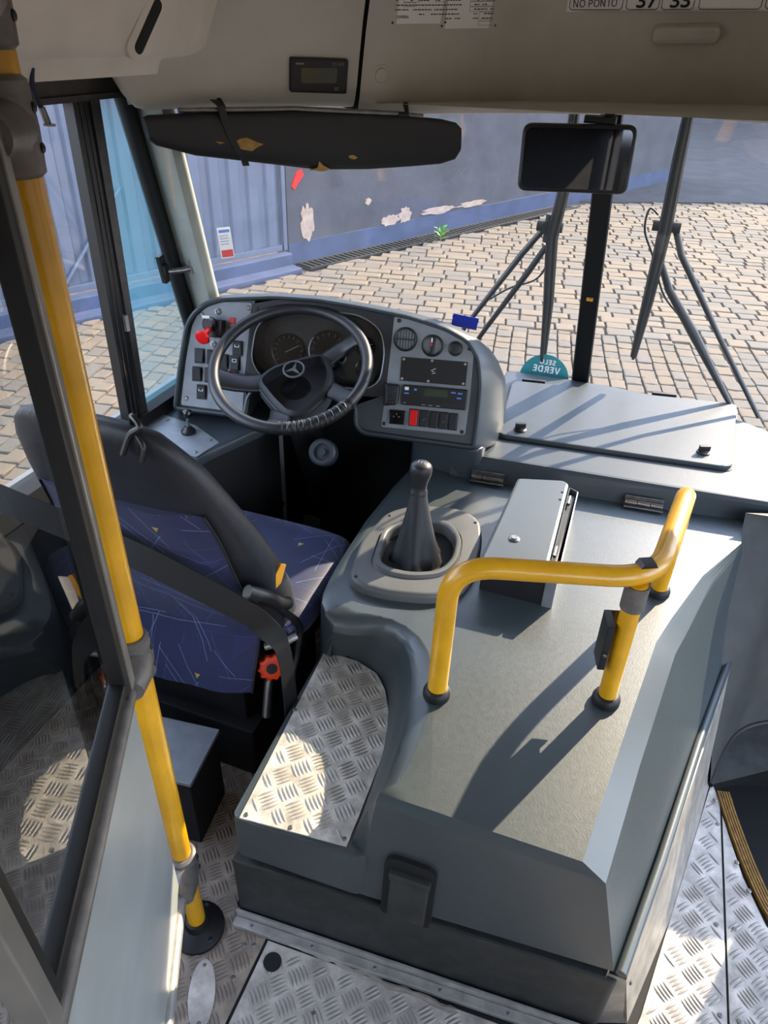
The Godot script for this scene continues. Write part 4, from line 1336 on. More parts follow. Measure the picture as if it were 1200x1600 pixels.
# ---------------------------------------------------------------- driver's seat
func superring(c: Vector3, u: Vector3, w: Vector3, a: float, b: float, p := 2.6, n := 36) -> PackedVector3Array:
	var o := PackedVector3Array()
	for k in n:
		var t := TAU * k / n
		o.append(c + u * a * signf(cos(t)) * pow(absf(cos(t)), 2.0 / p) + w * b * signf(sin(t)) * pow(absf(sin(t)), 2.0 / p))
	return o
func build_seat() -> void:
	var t := thing("driver_seat", "driver's seat with dark vinyl back cover and blue patterned cushion", "seat", Vector3(-0.86, 0, -1.2))
	var g := Geo.new()
	var rows := []
	var rng := RandomNumberGenerator.new(); rng.seed = 12
	# backrest, leaning back
	for q in [[0.40, -1.165, 0.205, 0.06], [0.43, -1.155, 0.250, 0.090], [0.52, -1.143, 0.272, 0.112], [0.62, -1.115, 0.276, 0.110], [0.72, -1.078, 0.268, 0.100], [0.82, -1.038, 0.252, 0.086], [0.92, -0.995, 0.230, 0.070], [1.00, -0.963, 0.207, 0.058], [1.05, -0.94, 0.180, 0.044], [1.08, -0.932, 0.150, 0.034], [1.092, -0.930, 0.115, 0.018]]:
		rows.append(superring(Vector3(-0.885 + (q[0] - 0.4) * -0.02, q[0], q[1]), Vector3.RIGHT, Vector3(0, 0.32, 0.95).normalized(), q[2], q[3], 3.0))
	g.loft(rows)
	obj("backrest", g, M.seat_back, t, 60)
	# printed front of the backrest
	g = Geo.new()
	rows = []
	for q in [[0.45, -1.19, 0.17], [0.55, -1.175, 0.185], [0.70, -1.125, 0.185], [0.85, -1.07, 0.17], [0.97, -1.02, 0.145]]:
		rows.append(superring(Vector3(-0.885, q[0], q[1]), Vector3.RIGHT, Vector3(0, 0.32, 0.95).normalized(), q[2], 0.035, 3.0))
	g.loft(rows)
	obj("back_pad", g, M.cloth, t, 60)
	# loose cover over the back: panel with piping, and the skirt hanging below
	g = Geo.new()
	rows = []
	for q in [[0.335, -0.985, 0.222], [0.40, -0.998, 0.228], [0.47, -1.022, 0.232], [0.53, -1.028, 0.232], [0.62, -0.998, 0.230], [0.72, -0.973, 0.222], [0.82, -0.946, 0.210], [0.90, -0.924, 0.196]]:
		var row := PackedVector3Array()
		for i in 15:
			var f := i / 14.0 * 2 - 1
			row.append(Vector3(-0.885 + f * q[2], q[0] + 0.012 * f * (1.0 - (q[0] - 0.33) * 1.4), q[1] - 0.028 * pow(absf(f), 3.0) + 0.003 * sin(f * 9 + q[0] * 25)))
		rows.append(row)
	g.loft(rows, false)
	var cv := obj("back_cover", g, M.cloth, t, 60)
	cv.set_meta("label", "grey vinyl cover hanging over the back of the seat")
	g = Geo.new()
	for s in [1.0, -1.0]:
		var pp := PackedVector3Array()
		for q in rows: pp.append(q[14 if s > 0 else 0] + Vector3(0, 0, 0.002))
		g.tube(spline(pp, 3), 0.003, 6)
	obj("cover_piping", g, M.belt, cv)
	# cushion
	g = Geo.new()
	rows = []
	for q in [[-1.115, 0.20, 0.030], [-1.13, 0.235, 0.048], [-1.20, 0.25, 0.055], [-1.35, 0.255, 0.056], [-1.46, 0.25, 0.055], [-1.51, 0.235, 0.048], [-1.53, 0.20, 0.030]]:
		rows.append(superring(Vector3(-0.84, 0.452, q[0]), Vector3.RIGHT, Vector3.UP, q[1], q[2], 4.0))
	g.loft(rows)
	obj("cushion", g, M.cloth, t, 60)
	# dark pan, scissor base and pedestal
	g = Geo.new()
	g.box(Vector3(-0.84, 0.375, -1.30), Vector3(0.46, 0.06, 0.40), 0.01)
	obj("seat_pan", g, M.black, t)
	g = Geo.new()
	g.box(Vector3(-0.86, 0.09, -1.22), Vector3(0.36, 0.18, 0.40), 0.01)
	g.box(Vector3(-0.86, 0.26, -1.22), Vector3(0.30, 0.18, 0.34), 0.02)
	obj("pedestal", g, M.dark, t)
	# recliner bracket on the right side, and the padded lever
	g = Geo.new()
	var br := fillet(P3([[-0.628, 0.66, -1.02], [-0.612, 0.60, -1.075], [-0.600, 0.47, -1.16], [-0.600, 0.38, -1.135], [-0.604, 0.30, -1.08]]), 0.03, 5)
	g.tube(br, 0.010, 10)
	obj("recliner_bracket", g, M.black, t)
	g = Geo.new()
	g.tube(fillet(P3([[-0.634, 0.70, -0.99], [-0.610, 0.672, -1.02], [-0.600, 0.610, -1.07], [-0.600, 0.590, -1.10]]), 0.02), 0.016, 12)
	obj("recliner_lever", g, M.black, t)
	g = Geo.new()
	g.tube(P3([[-0.66, 0.44, -1.085], [-0.61, 0.455, -1.115], [-0.595, 0.46, -1.13]]), 0.010, 12)
	obj("recliner_pin", g, M.alu, t)
	# orange star knob
	g = Geo.new()
	var kc := Vector3(-0.640, 0.385, -1.075)
	var kn := Vector3(0.55, 0.35, 0.78).normalized()
	g.x = face(kn, kc)
	var st := PackedVector2Array()
	for k in 48:
		var a := TAU * k / 48
		var rr := 0.033 + 0.0028 * cos(a * 10)
		st.append(Vector2(cos(a), sin(a)) * rr)
	g.prism(st, -0.012, 0.008, 0.006, true)
	g.x = g.x * Transform3D(Basis(Vector3.RIGHT, PI / 2), Vector3.ZERO)
	var kb := obj("adjuster_knob", g, M.orange, t)
	kb.set_meta("label", "bright orange star knob")
	g = Geo.new()
	g.x = face(kn, kc)
	g.prism(disc(0, 0, 0.014), 0.0, 0.0095, 0.001)
	obj("knob_cap", g, M.dash_dark, kb)
	g = Geo.new()
	g.tube(PackedVector3Array([kc - kn * 0.01, kc - kn * 0.10]), 0.009, 10)
	obj("knob_shaft", g, M.steel, kb)
	g = Geo.new()
	g.tube(P3([[-0.66, 0.36, -1.10], [-0.645, 0.24, -1.04]]), 0.012, 10)
	obj("damper", g, M.steel, t)
	# tie of the cover at the top
	g = Geo.new()
	g.tube(spline(P3([[-0.80, 1.094, -0.93], [-0.785, 1.118, -0.915], [-0.765, 1.105, -0.905], [-0.785, 1.088, -0.90], [-0.80, 1.05, -0.89]]), 5), 0.006, 8)
	g.tube(spline(P3([[-0.785, 1.095, -0.91], [-0.76, 1.07, -0.90], [-0.765, 1.04, -0.895]]), 5), 0.005, 8)
	obj("cover_tie", g, M.black, t)
	# seat belt across the back
	g = Geo.new()
	rows = []
	var bl := spline(P3([[-1.30, 0.93, -0.86], [-1.10, 0.88, -0.875], [-0.951, 0.823, -0.905], [-0.825, 0.778, -0.922], [-0.715, 0.715, -0.948], [-0.627, 0.640, -0.985], [-0.597, 0.594, -1.0], [-0.575, 0.556, -1.01], [-0.563, 0.496, -1.01], [-0.553, 0.426, -1.0], [-0.546, 0.35, -0.99], [-0.542, 0.15, -0.97], [-0.548, 0.02, -0.96]]), 5)
	for k in bl.size():
		var d := (bl[mini(k + 1, bl.size() - 1)] - bl[maxi(k - 1, 0)]).normalized()
		var f := clampf((k - 26) / 10.0, 0.0, 1.0)
		var nrm := Vector3(0.05, 0.35, 0.93).lerp(Vector3(0.95, 0.0, 0.35), f).normalized()
		var w := d.cross(nrm).normalized() * lerpf(0.030, 0.020, f)
		nrm = nrm * 0.0012
		rows.append(PackedVector3Array([bl[k] + w + nrm, bl[k] - w + nrm, bl[k] - w - nrm, bl[k] + w - nrm]))
	g.loft(rows)
	obj("seat_belt", g, M.belt, t, 60)
	# yellow figure printed on the side of the back
	g = Geo.new()
	g.x = face(Vector3(0.9, 0.15, 0.4), Vector3(-0.619, 0.665, -1.095))
	g.prism(P2([[-0.018, -0.028], [0.006, -0.018], [0.028, 0.02], [0.014, 0.028], [-0.010, 0.004]]), -0.004, 0.003)
	obj("printed_patch", g, M.tag_yellow, t)

	# grey box on the floor between pole and seat
	var bx := thing("floor_box", "low grey metal box on the floor behind the yellow pole", "box", Vector3(-0.83, 0, -0.85))
	g = Geo.new()
	g.x = Transform3D(Basis(Vector3.UP, 0.12), Vector3(-0.835, 0.12, -0.86))
	g.box(Vector3.ZERO, Vector3(0.22, 0.24, 0.15), 0.005)
	obj("body", g, M.dark, bx)
	g = Geo.new()
	g.x = Transform3D(Basis(Vector3.UP, 0.12), Vector3(-0.835, 0.246, -0.86))
	g.box(Vector3.ZERO, Vector3(0.232, 0.012, 0.162), 0.003)
	obj("lid", g, M.panel_grey, bx)

# ---------------------------------------------------------------- steering wheel
func build_wheel() -> void:
	var c := Vector3(-0.872, 0.898, -1.698)
	var n := Vector3(0.083, 0.893, 0.443).normalized()
	var ax := (Vector3.RIGHT - n * n.x).normalized()
	var ay := n.cross(ax)
	var F := Transform3D(Basis(ax, ay, n), c)
	var t := thing("steering_wheel", "large black four-spoke steering wheel with patched lower rim", "steering wheel", c)
	var g := Geo.new()
	g.x = F
	var path := PackedVector3Array()
	for k in 97:
		var a := TAU * k / 96
		path.append(Vector3(cos(a), sin(a), 0) * 0.219)
	g.tube(path, 0.0165, 16, false)
	obj("rim", g, M.wheel, t, 60)
	# hub cover, dished below the rim
	g = Geo.new()
	g.x = F
	var hub := rounded(P2([[-0.103, -0.048], [-0.078, 0.018], [0.0, 0.078], [0.045, 0.106], [0.076, 0.097], [0.115, 0.032], [0.121, -0.040], [0.090, -0.119], [0.044, -0.144], [-0.022, -0.108]]), 0.03, 5)
	g.prism(hub, -0.10, -0.040, 0.016)
	var hb := obj("hub_cover", g, M.wheel_hub, t, 60)
	g = Geo.new()
	g.x = F
	var hl := PackedVector3Array()
	for q in hub: hl.append(Vector3(q.x, q.y, -0.056))
	hl.append(hl[0])
	g.tube(hl, 0.0025, 6, false)
	obj("hub_seam", g, M.dash, hb)
	# emblem: ring with three rays
	var ec := Vector3(-0.004, 0.020, -0.039)
	g = Geo.new()
	g.x = F * Transform3D(Basis(Vector3(0, 0, 1), 0.10), ec)
	var rp := PackedVector3Array()
	for k in 33: rp.append(Vector3(cos(TAU * k / 32), sin(TAU * k / 32), 0) * 0.030)
	g.tube(rp, 0.0030, 8, false)
	for k in 3:
		var a := PI / 2 + TAU * k / 3
		var tip := Vector3(cos(a), sin(a), 0) * 0.029
		var l := Vector3(cos(a + 1.05), sin(a + 1.05), 0) * 0.0065
		var r := Vector3(cos(a - 1.05), sin(a - 1.05), 0) * 0.0065
		var top := Vector3(0, 0, 0.0035)
		g.tri(tip, l, top); g.tri(r, tip, top); g.tri(l, Vector3.ZERO, top); g.tri(Vector3.ZERO, r, top)
	obj("emblem", g, M.dash_light, hb)
	# spokes
	for q in [[[-0.085, -0.035], [-0.135, -0.072], [-0.196, -0.098], 0.030], [[0.012, -0.115], [0.026, -0.165], [0.032, -0.214], 0.030], [[0.058, 0.088], [0.105, 0.140], [0.150, 0.160], 0.024], [[0.108, 0.0], [0.155, -0.025], [0.208, -0.060], 0.026]]:
		g = Geo.new()
		g.x = F
		var rows := []
		var pp := spline(P3([[q[0][0], q[0][1], -0.066], [q[1][0], q[1][1], -0.042], [q[2][0], q[2][1], -0.006]]), 6)
		for k in pp.size():
			var d := (pp[mini(k + 1, pp.size() - 1)] - pp[maxi(k - 1, 0)]).normalized()
			var w := d.cross(Vector3(0, 0, 1)).normalized()
			var wd: float = q[3] * (1.0 + 0.35 * absf(k / float(pp.size() - 1) - 0.5))
			rows.append(superring(pp[k], w, d.cross(w), wd, 0.010, 2.6, 16))
		g.loft(rows)
		obj("spoke", g, M.wheel, t, 60)
	# wrapped repair on the rim
	g = Geo.new()
	g.x = F
	path = PackedVector3Array()
	var rad := []
	var rng := RandomNumberGenerator.new(); rng.seed = 3
	for k in 46:
		var a := lerpf(-1.32, -0.36, k / 45.0)
		path.append(Vector3(cos(a), sin(a), 0) * 0.219)
		rad.append(0.0180 + (0.0016 if k % 3 == 0 else 0.0) + rng.randf() * 0.0008)
	g.tube(path, rad, 16)
	var wr := obj("rim_wrap", g, M.rubber, t, 25)
	for k in 9:
		var a := lerpf(-1.22, -0.46, k / 8.0)
		g = Geo.new()
		g.x = F
		var e := Vector3(cos(a), sin(a), 0)
		var tn := Vector3(-sin(a), cos(a), 0)
		g.tube(spline(PackedVector3Array([e * 0.2075 + Vector3(0, 0, 0.015), e * 0.219 + Vector3(0, 0, 0.0195) + tn * 0.004, e * 0.232 + Vector3(0, 0, 0.014) + tn * 0.002]), 3), 0.0011, 5)
		obj("stitch", g, M.panel_grey, wr)
	# column, shroud and stalk
	var co := thing("steering_column", "dark steering column and shroud going down to the footwell", "column", c - n * 0.6)
	g = Geo.new()
	g.tube(PackedVector3Array([c - n * 0.10, c - n * 0.20, c - n * 0.38, c - n * 0.78]), [0.045, 0.055, 0.05, 0.035], 20)
	obj("shroud", g, M.rubber, co)
	g = Geo.new()
	g.x = face(Vector3(0.15, 0.55, 0.82), Vector3(-0.795, 0.615, -1.735))
	g.x = g.x * Transform3D(Basis(Vector3.RIGHT, PI / 2), Vector3.ZERO)
	g.lathe([[0.042, -0.05], [0.042, 0.0], [0.036, 0.006], [0.026, 0.006], [0.024, -0.004], [0.012, -0.004], [0.012, 0.004], [0.001, 0.004]], 24)
	obj("lock_ring", g, M.dash, co)
	g = Geo.new()
	var sa := c - n * 0.14
	g.tube(spline(PackedVector3Array([sa, sa + ax * -0.10 + n * 0.004, sa + ax * -0.19 + n * 0.02]), 5), 0.0085, 12)
	obj("stalk", g, M.black, co)
	g = Geo.new()
	g.tube(PackedVector3Array([sa + ax * -0.16 + n * 0.012, sa + ax * -0.205 + n * 0.024]), 0.012, 12)
	obj("stalk_grip", g, M.panel_grey, co)
	g = Geo.new()
	g.tube(PackedVector3Array([sa + ax * -0.205 + n * 0.024, sa + ax * -0.214 + n * 0.026]), 0.0115, 12)
	obj("stalk_tip", g, M.red, co)

# ---------------------------------------------------------------- yellow rail on the engine cover
func build_handrail() -> void:
	var t := thing("handrail", "bent yellow tube handrail standing on the engine cover", "handrail", Vector3(0.0, 0.55, -1.1))
	var g := Geo.new()
	g.tube(fillet(P3([[-0.206, 0.552, -1.0], [-0.206, 0.893, -1.003], [0.150, 0.893, -1.108], [0.205, 0.893, -1.475], [0.218, 0.552, -1.522]]), 0.085, 10), 0.0205, 18)
	obj("tube", g, M.yellow, t, 60)
	g = Geo.new()
	g.tube(P3([[0.129, 0.552, -1.114], [0.122, 0.875, -1.108]]), 0.0185, 18)
	obj("post", g, M.yellow, t)
	g = Geo.new()
	g.tube(P3([[0.1235, 0.815, -1.109], [0.1225, 0.872, -1.108]]), 0.0225, 18)
	obj("collar", g, M.clamp_grey, t)
	g = Geo.new()
	g.x = Transform3D(Basis(Vector3.UP, 0.5), Vector3(0.128, 0.914, -1.118))
	g.prism(P2([[-0.018, -0.004], [0.018, -0.004], [0.012, 0.006], [-0.012, 0.006]]), -0.012, 0.012, 0.002, true)
	obj("weld_cover", g, M.black, t)
	for q in [[-0.206, -1.0], [0.129, -1.114], [0.218, -1.522]]:
		g = Geo.new()
		g.x = Transform3D(Basis.IDENTITY, Vector3(q[0], 0.549, q[1]))
		g.lathe([[0.029, 0.0], [0.029, 0.012], [0.026, 0.020], [0.020, 0.024]], 22)
		obj("foot", g, M.rubber, t)
	# black holder on the right-hand post
	var h := thing("card_holder", "small black plastic holder clipped to the rear post of handrail", "holder", Vector3(0.095, 0.66, -1.112))
	g = Geo.new()
	g.x = Transform3D(Basis(Vector3.UP, 0.25) * Basis(Vector3(0, 0, 1), 0.02), Vector3(0.093, 0.715, -1.112))
	g.box(Vector3(0, 0, 0), Vector3(0.014, 0.115, 0.052), 0.002)
	g.box(Vector3(0.012, 0, -0.024), Vector3(0.026, 0.115, 0.004), 0.001)
	obj("body", g, M.black, h)
	screw(h, Transform3D(face(Vector3(-0.3, 0, 1), Vector3.ZERO).basis, Vector3(0.10, 0.70, -1.084)), 0.004)

# ---------------------------------------------------------------- gear lever
func build_gear() -> void:
	var t := thing("gear_lever", "black gear lever with leather boot in oval grey surround", "gear lever", Vector3(-0.40, 0.55, -1.45))
	var out := rounded(P2([[-0.514, -1.266], [-0.540, -1.411], [-0.522, -1.564], [-0.458, -1.632], [-0.333, -1.663], [-0.268, -1.635], [-0.238, -1.539], [-0.222, -1.40], [-0.240, -1.313], [-0.292, -1.266], [-0.408, -1.236], [-0.485, -1.240]]), 0.035, 5)
	var cc := Vector2(-0.385, -1.44)
	var hole := rounded(P2([[-0.462, -1.345], [-0.482, -1.474], [-0.440, -1.530], [-0.350, -1.558], [-0.306, -1.507], [-0.292, -1.418], [-0.308, -1.360], [-0.372, -1.326], [-0.430, -1.325]]), 0.03, 5)
	var oa := along(out, cc, 64)
	var ha := along(hole, cc, 64)
	var g := Geo.new()
	var rows := []
	for q in [[0, 1.0, 0.548], [0, 1.0, 0.566], [0, 0.975, 0.574], [0, 0.93, 0.5765], [1, 1.24, 0.577], [1, 1.215, 0.5745], [1, 1.19, 0.577], [1, 1.17, 0.585], [1, 1.08, 0.586], [1, 1.02, 0.582], [1, 1.0, 0.572], [1, 1.0, 0.545]]:
		var row := PackedVector3Array()
		for k in 64:
			var p: Vector2 = cc + ((ha if q[0] else oa)[63 - k] - cc) * q[1]
			row.append(Vector3(p.x, q[2], p.y))
		rows.append(row)
	g.loft(rows, true, false, false)
	var su := obj("surround", g, M.surround, t, 45)
	var up := Basis(Vector3.RIGHT, Vector3.FORWARD, Vector3.UP)
	for s in [[-0.495, -1.265], [-0.262, -1.345], [-0.505, -1.545], [-0.275, -1.605]]: screw(su, Transform3D(up, Vector3(s[0], 0.5765, s[1])), 0.0045, M.dash_dark)
	g = Geo.new()
	var fl := PackedVector2Array()
	for k in 64: fl.append(ha[k])
	g.slab(fl, 0.546, 0.552)
	obj("base", g, M.dark, t)
	# pleated boot
	g = Geo.new()
	rows = []
	var bs := Vector3(-0.385, 0.548, -1.425)
	var nk := Vector3(-0.402, 0.735, -1.455)
	for k in 13:
		var f := k / 12.0
		var c := bs.lerp(nk, f)
		var r := lerpf(0.070, 0.0225, pow(f, 0.72))
		var row := PackedVector3Array()
		for i in 40:
			var a := TAU * i / 40
			var fold := 1.0 + 0.30 * pow(1 - f, 0.8) * absf(cos(a * 2.5 + 0.5)) - 0.12 * (1 - f) + 0.04 * (1 - f) * cos(a * 9 + f * 3)
			row.append(c + Vector3(cos(-a) * r * fold * 0.88, 0.004 * sin(a * 4) * (1 - f), sin(-a) * r * fold))
		rows.append(row)
	g.loft(rows)
	obj("boot", g, M.boot, t, 60)
	g = Geo.new()
	g.x = aim(nk - bs + Vector3(0.02, 0.1, 0.01), nk)
	g.lathe([[0.0225, -0.004], [0.0225, 0.004], [0.019, 0.010], [0.0195, 0.022], [0.0235, 0.038], [0.0275, 0.052], [0.0285, 0.064], [0.0265, 0.075], [0.019, 0.082], [0.001, 0.084]], 24)
	var kb := obj("knob", g, M.wheel, t)
	g = Geo.new()
	g.x = aim(nk - bs + Vector3(0.02, 0.1, 0.01), nk)
	for x in [-0.008, 0.0, 0.008]: g.box(Vector3(x, 0.0842, 0), Vector3(0.0014, 0.0006, 0.016))
	g.box(Vector3(0, 0.0842, 0), Vector3(0.016, 0.0006, 0.0014))
	obj("shift_pattern", g, M.panel_grey, kb)

# ---------------------------------------------------------------- lidded box on the engine cover
func build_box() -> void:
	var t := thing("storage_box", "grey lockable box with hinged lid mounted on engine cover", "box", Vector3(-0.125, 0.55, -1.56))
	var g := Geo.new()
	var body := P2([[-0.205, -1.365], [-0.035, -1.365], [-0.030, -1.77], [-0.200, -1.745]])
	g.slab(rounded(body, 0.01), 0.548, 0.628, 0.003)
	obj("body", g, M.dash_dark, t)
	g = Geo.new()
	var lid := rounded(P2([[-0.212, -1.355], [-0.050, -1.362], [-0.056, -1.80], [-0.075, -1.815], [-0.200, -1.775]]), 0.012)
	g.slab(lid, 0.626, 0.645, 0.008)
	var ld := obj("lid", g, M.hood, t)
	g = Geo.new()
	g.slab(rounded(P2([[-0.0485, -1.36], [-0.022, -1.36], [-0.026, -1.775], [-0.0545, -1.79]]), 0.004), 0.55, 0.640, 0.003)
	obj("hinge_strip", g, M.panel_grey, t)
	g = Geo.new()
	for z in [-1.45, -1.70]: g.tube(PackedVector3Array([Vector3(-0.045, 0.638, z), Vector3(-0.046, 0.638, z - 0.04)]), 0.005, 10)
	obj("hinge", g, M.steel, t)
	g = Geo.new()
	g.x = Transform3D(Basis.IDENTITY, Vector3(-0.150, 0.645, -1.475))
	g.lathe([[0.014, -0.001], [0.014, 0.002], [0.011, 0.004], [0.0085, 0.004], [0.008, 0.007], [0.001, 0.007]], 20)
	obj("lock", g, M.steel, ld)
	var up := Basis(Vector3.RIGHT, Vector3.FORWARD, Vector3.UP)
	for z in [-1.705, -1.745]: screw(ld, Transform3D(up, Vector3(-0.068, 0.645, z)), 0.004, M.black)

# ---------------------------------------------------------------- pole and driver's partition
func build_partition() -> void:
	var px := -0.613; var pz := -0.622
	var t := thing("grab_pole", "tall yellow floor-to-ceiling pole behind the driver's seat", "pole", Vector3(px, 0, pz))
	var g := Geo.new()
	g.tube(PackedVector3Array([Vector3(px, 0.0, pz), Vector3(px - 0.012, 2.12, pz - 0.010)]), 0.0195, 20)
	obj("tube", g, M.yellow, t)
	g = Geo.new()
	g.x = Transform3D(Basis.IDENTITY, Vector3(px, 0, pz))
	g.lathe([[0.058, 0.0], [0.058, 0.010], [0.045, 0.018], [0.028, 0.026], [0.025, 0.045], [0.020, 0.047]], 26)
	var fl := obj("base_flange", g, M.rubber, t)
	var up := Basis(Vector3.RIGHT, Vector3.FORWARD, Vector3.UP)
	for k in 3: screw(fl, Transform3D(up, Vector3(px + 0.044 * cos(k * 2.1 + 0.4), 0.016, pz + 0.044 * sin(k * 2.1 + 0.4))), 0.007, M.black)
	var dv := Vector3(0.454, 0, 0.891)
	var nv := Vector3(0.891, 0, -0.454)
	for q in [[0.868, 0.085, 0.0], [0.270, 0.075, 0.0], [1.605, 0.09, 0.5], [1.715, 0.09, 0.5]]:
		g = Geo.new()
		var c := Vector3(px - 0.0057 * q[0], q[0], pz)
		g.x = Transform3D(Basis.IDENTITY, c)
		g.lathe([[0.024, -q[1] / 2], [0.029, -q[1] / 2 + 0.004], [0.031, 0.0], [0.029, q[1] / 2 - 0.004], [0.024, q[1] / 2]], 22)
		g.x = Transform3D.IDENTITY
		g.tube(PackedVector3Array([c, c + dv * 0.045 + nv * 0.008, c + dv * 0.075 + nv * 0.008]), [0.030, 0.027, 0.020], 18)
		var cl := obj("clamp", g, M.clamp_grey, t)
		for s in [-0.018, 0.018]: screw(cl, Transform3D(face(nv, Vector3.ZERO).basis, c + nv * 0.030 + Vector3(0, s, 0)), 0.005, M.dash_dark)

	# driver's partition: painted lower panel, framed glass above
	var F := Transform3D(Basis(-dv, Vector3.UP, nv), Vector3(-0.61, 0, -0.60))
	var d := thing("driver_partition", "partition behind driver with grey lower panel and framed glass above", "partition", Vector3(-0.4, 0.27, -0.2))
	g = Geo.new()
	g.x = F
	g.box(Vector3(-0.465, 0.555, 0.0), Vector3(0.86, 0.57, 0.014), 0.003)
	obj("lower_panel", g, M.door_panel, d)
	g = Geo.new()
	g.x = F
	g.tube(P3([[-0.03, 0.868, 0.008], [-0.92, 0.868, 0.008]]), 0.013, 16)
	obj("upper_rail", g, M.clamp_grey, d)
	g = Geo.new()
	g.x = F
	g.tube(P3([[-0.03, 0.266, 0.008], [-0.92, 0.266, 0.008]]), 0.012, 16)
	obj("lower_rail", g, M.alu, d)
	g = Geo.new()
	g.x = F
	g.box(Vector3(-0.05, 1.44, 0.004), Vector3(0.018, 1.12, 0.030), 0.003)
	g.box(Vector3(-0.487, 1.44, 0.004), Vector3(0.026, 1.12, 0.030), 0.003)
	obj("glass_frame", g, M.frame_alu, d)
	g = Geo.new()
	g.x = F
	g.box(Vector3(-0.068, 1.44, 0.004), Vector3(0.020, 1.12, 0.024), 0.003)
	g.box(Vector3(-0.465, 1.44, 0.004), Vector3(0.018, 1.12, 0.020), 0.003)
	g.box(Vector3(-0.27, 0.900, 0.002), Vector3(0.42, 0.026, 0.026), 0.006)
	obj("gasket", g, M.rubber, d)
	g = Geo.new()
	g.x = F
	g.quad(Vector3(-0.47, 0.90, 0.002), Vector3(-0.06, 0.90, 0.002), Vector3(-0.06, 1.99, 0.002), Vector3(-0.47, 1.99, 0.002))
	obj("glass_pane", g, M.partition_glass, d)

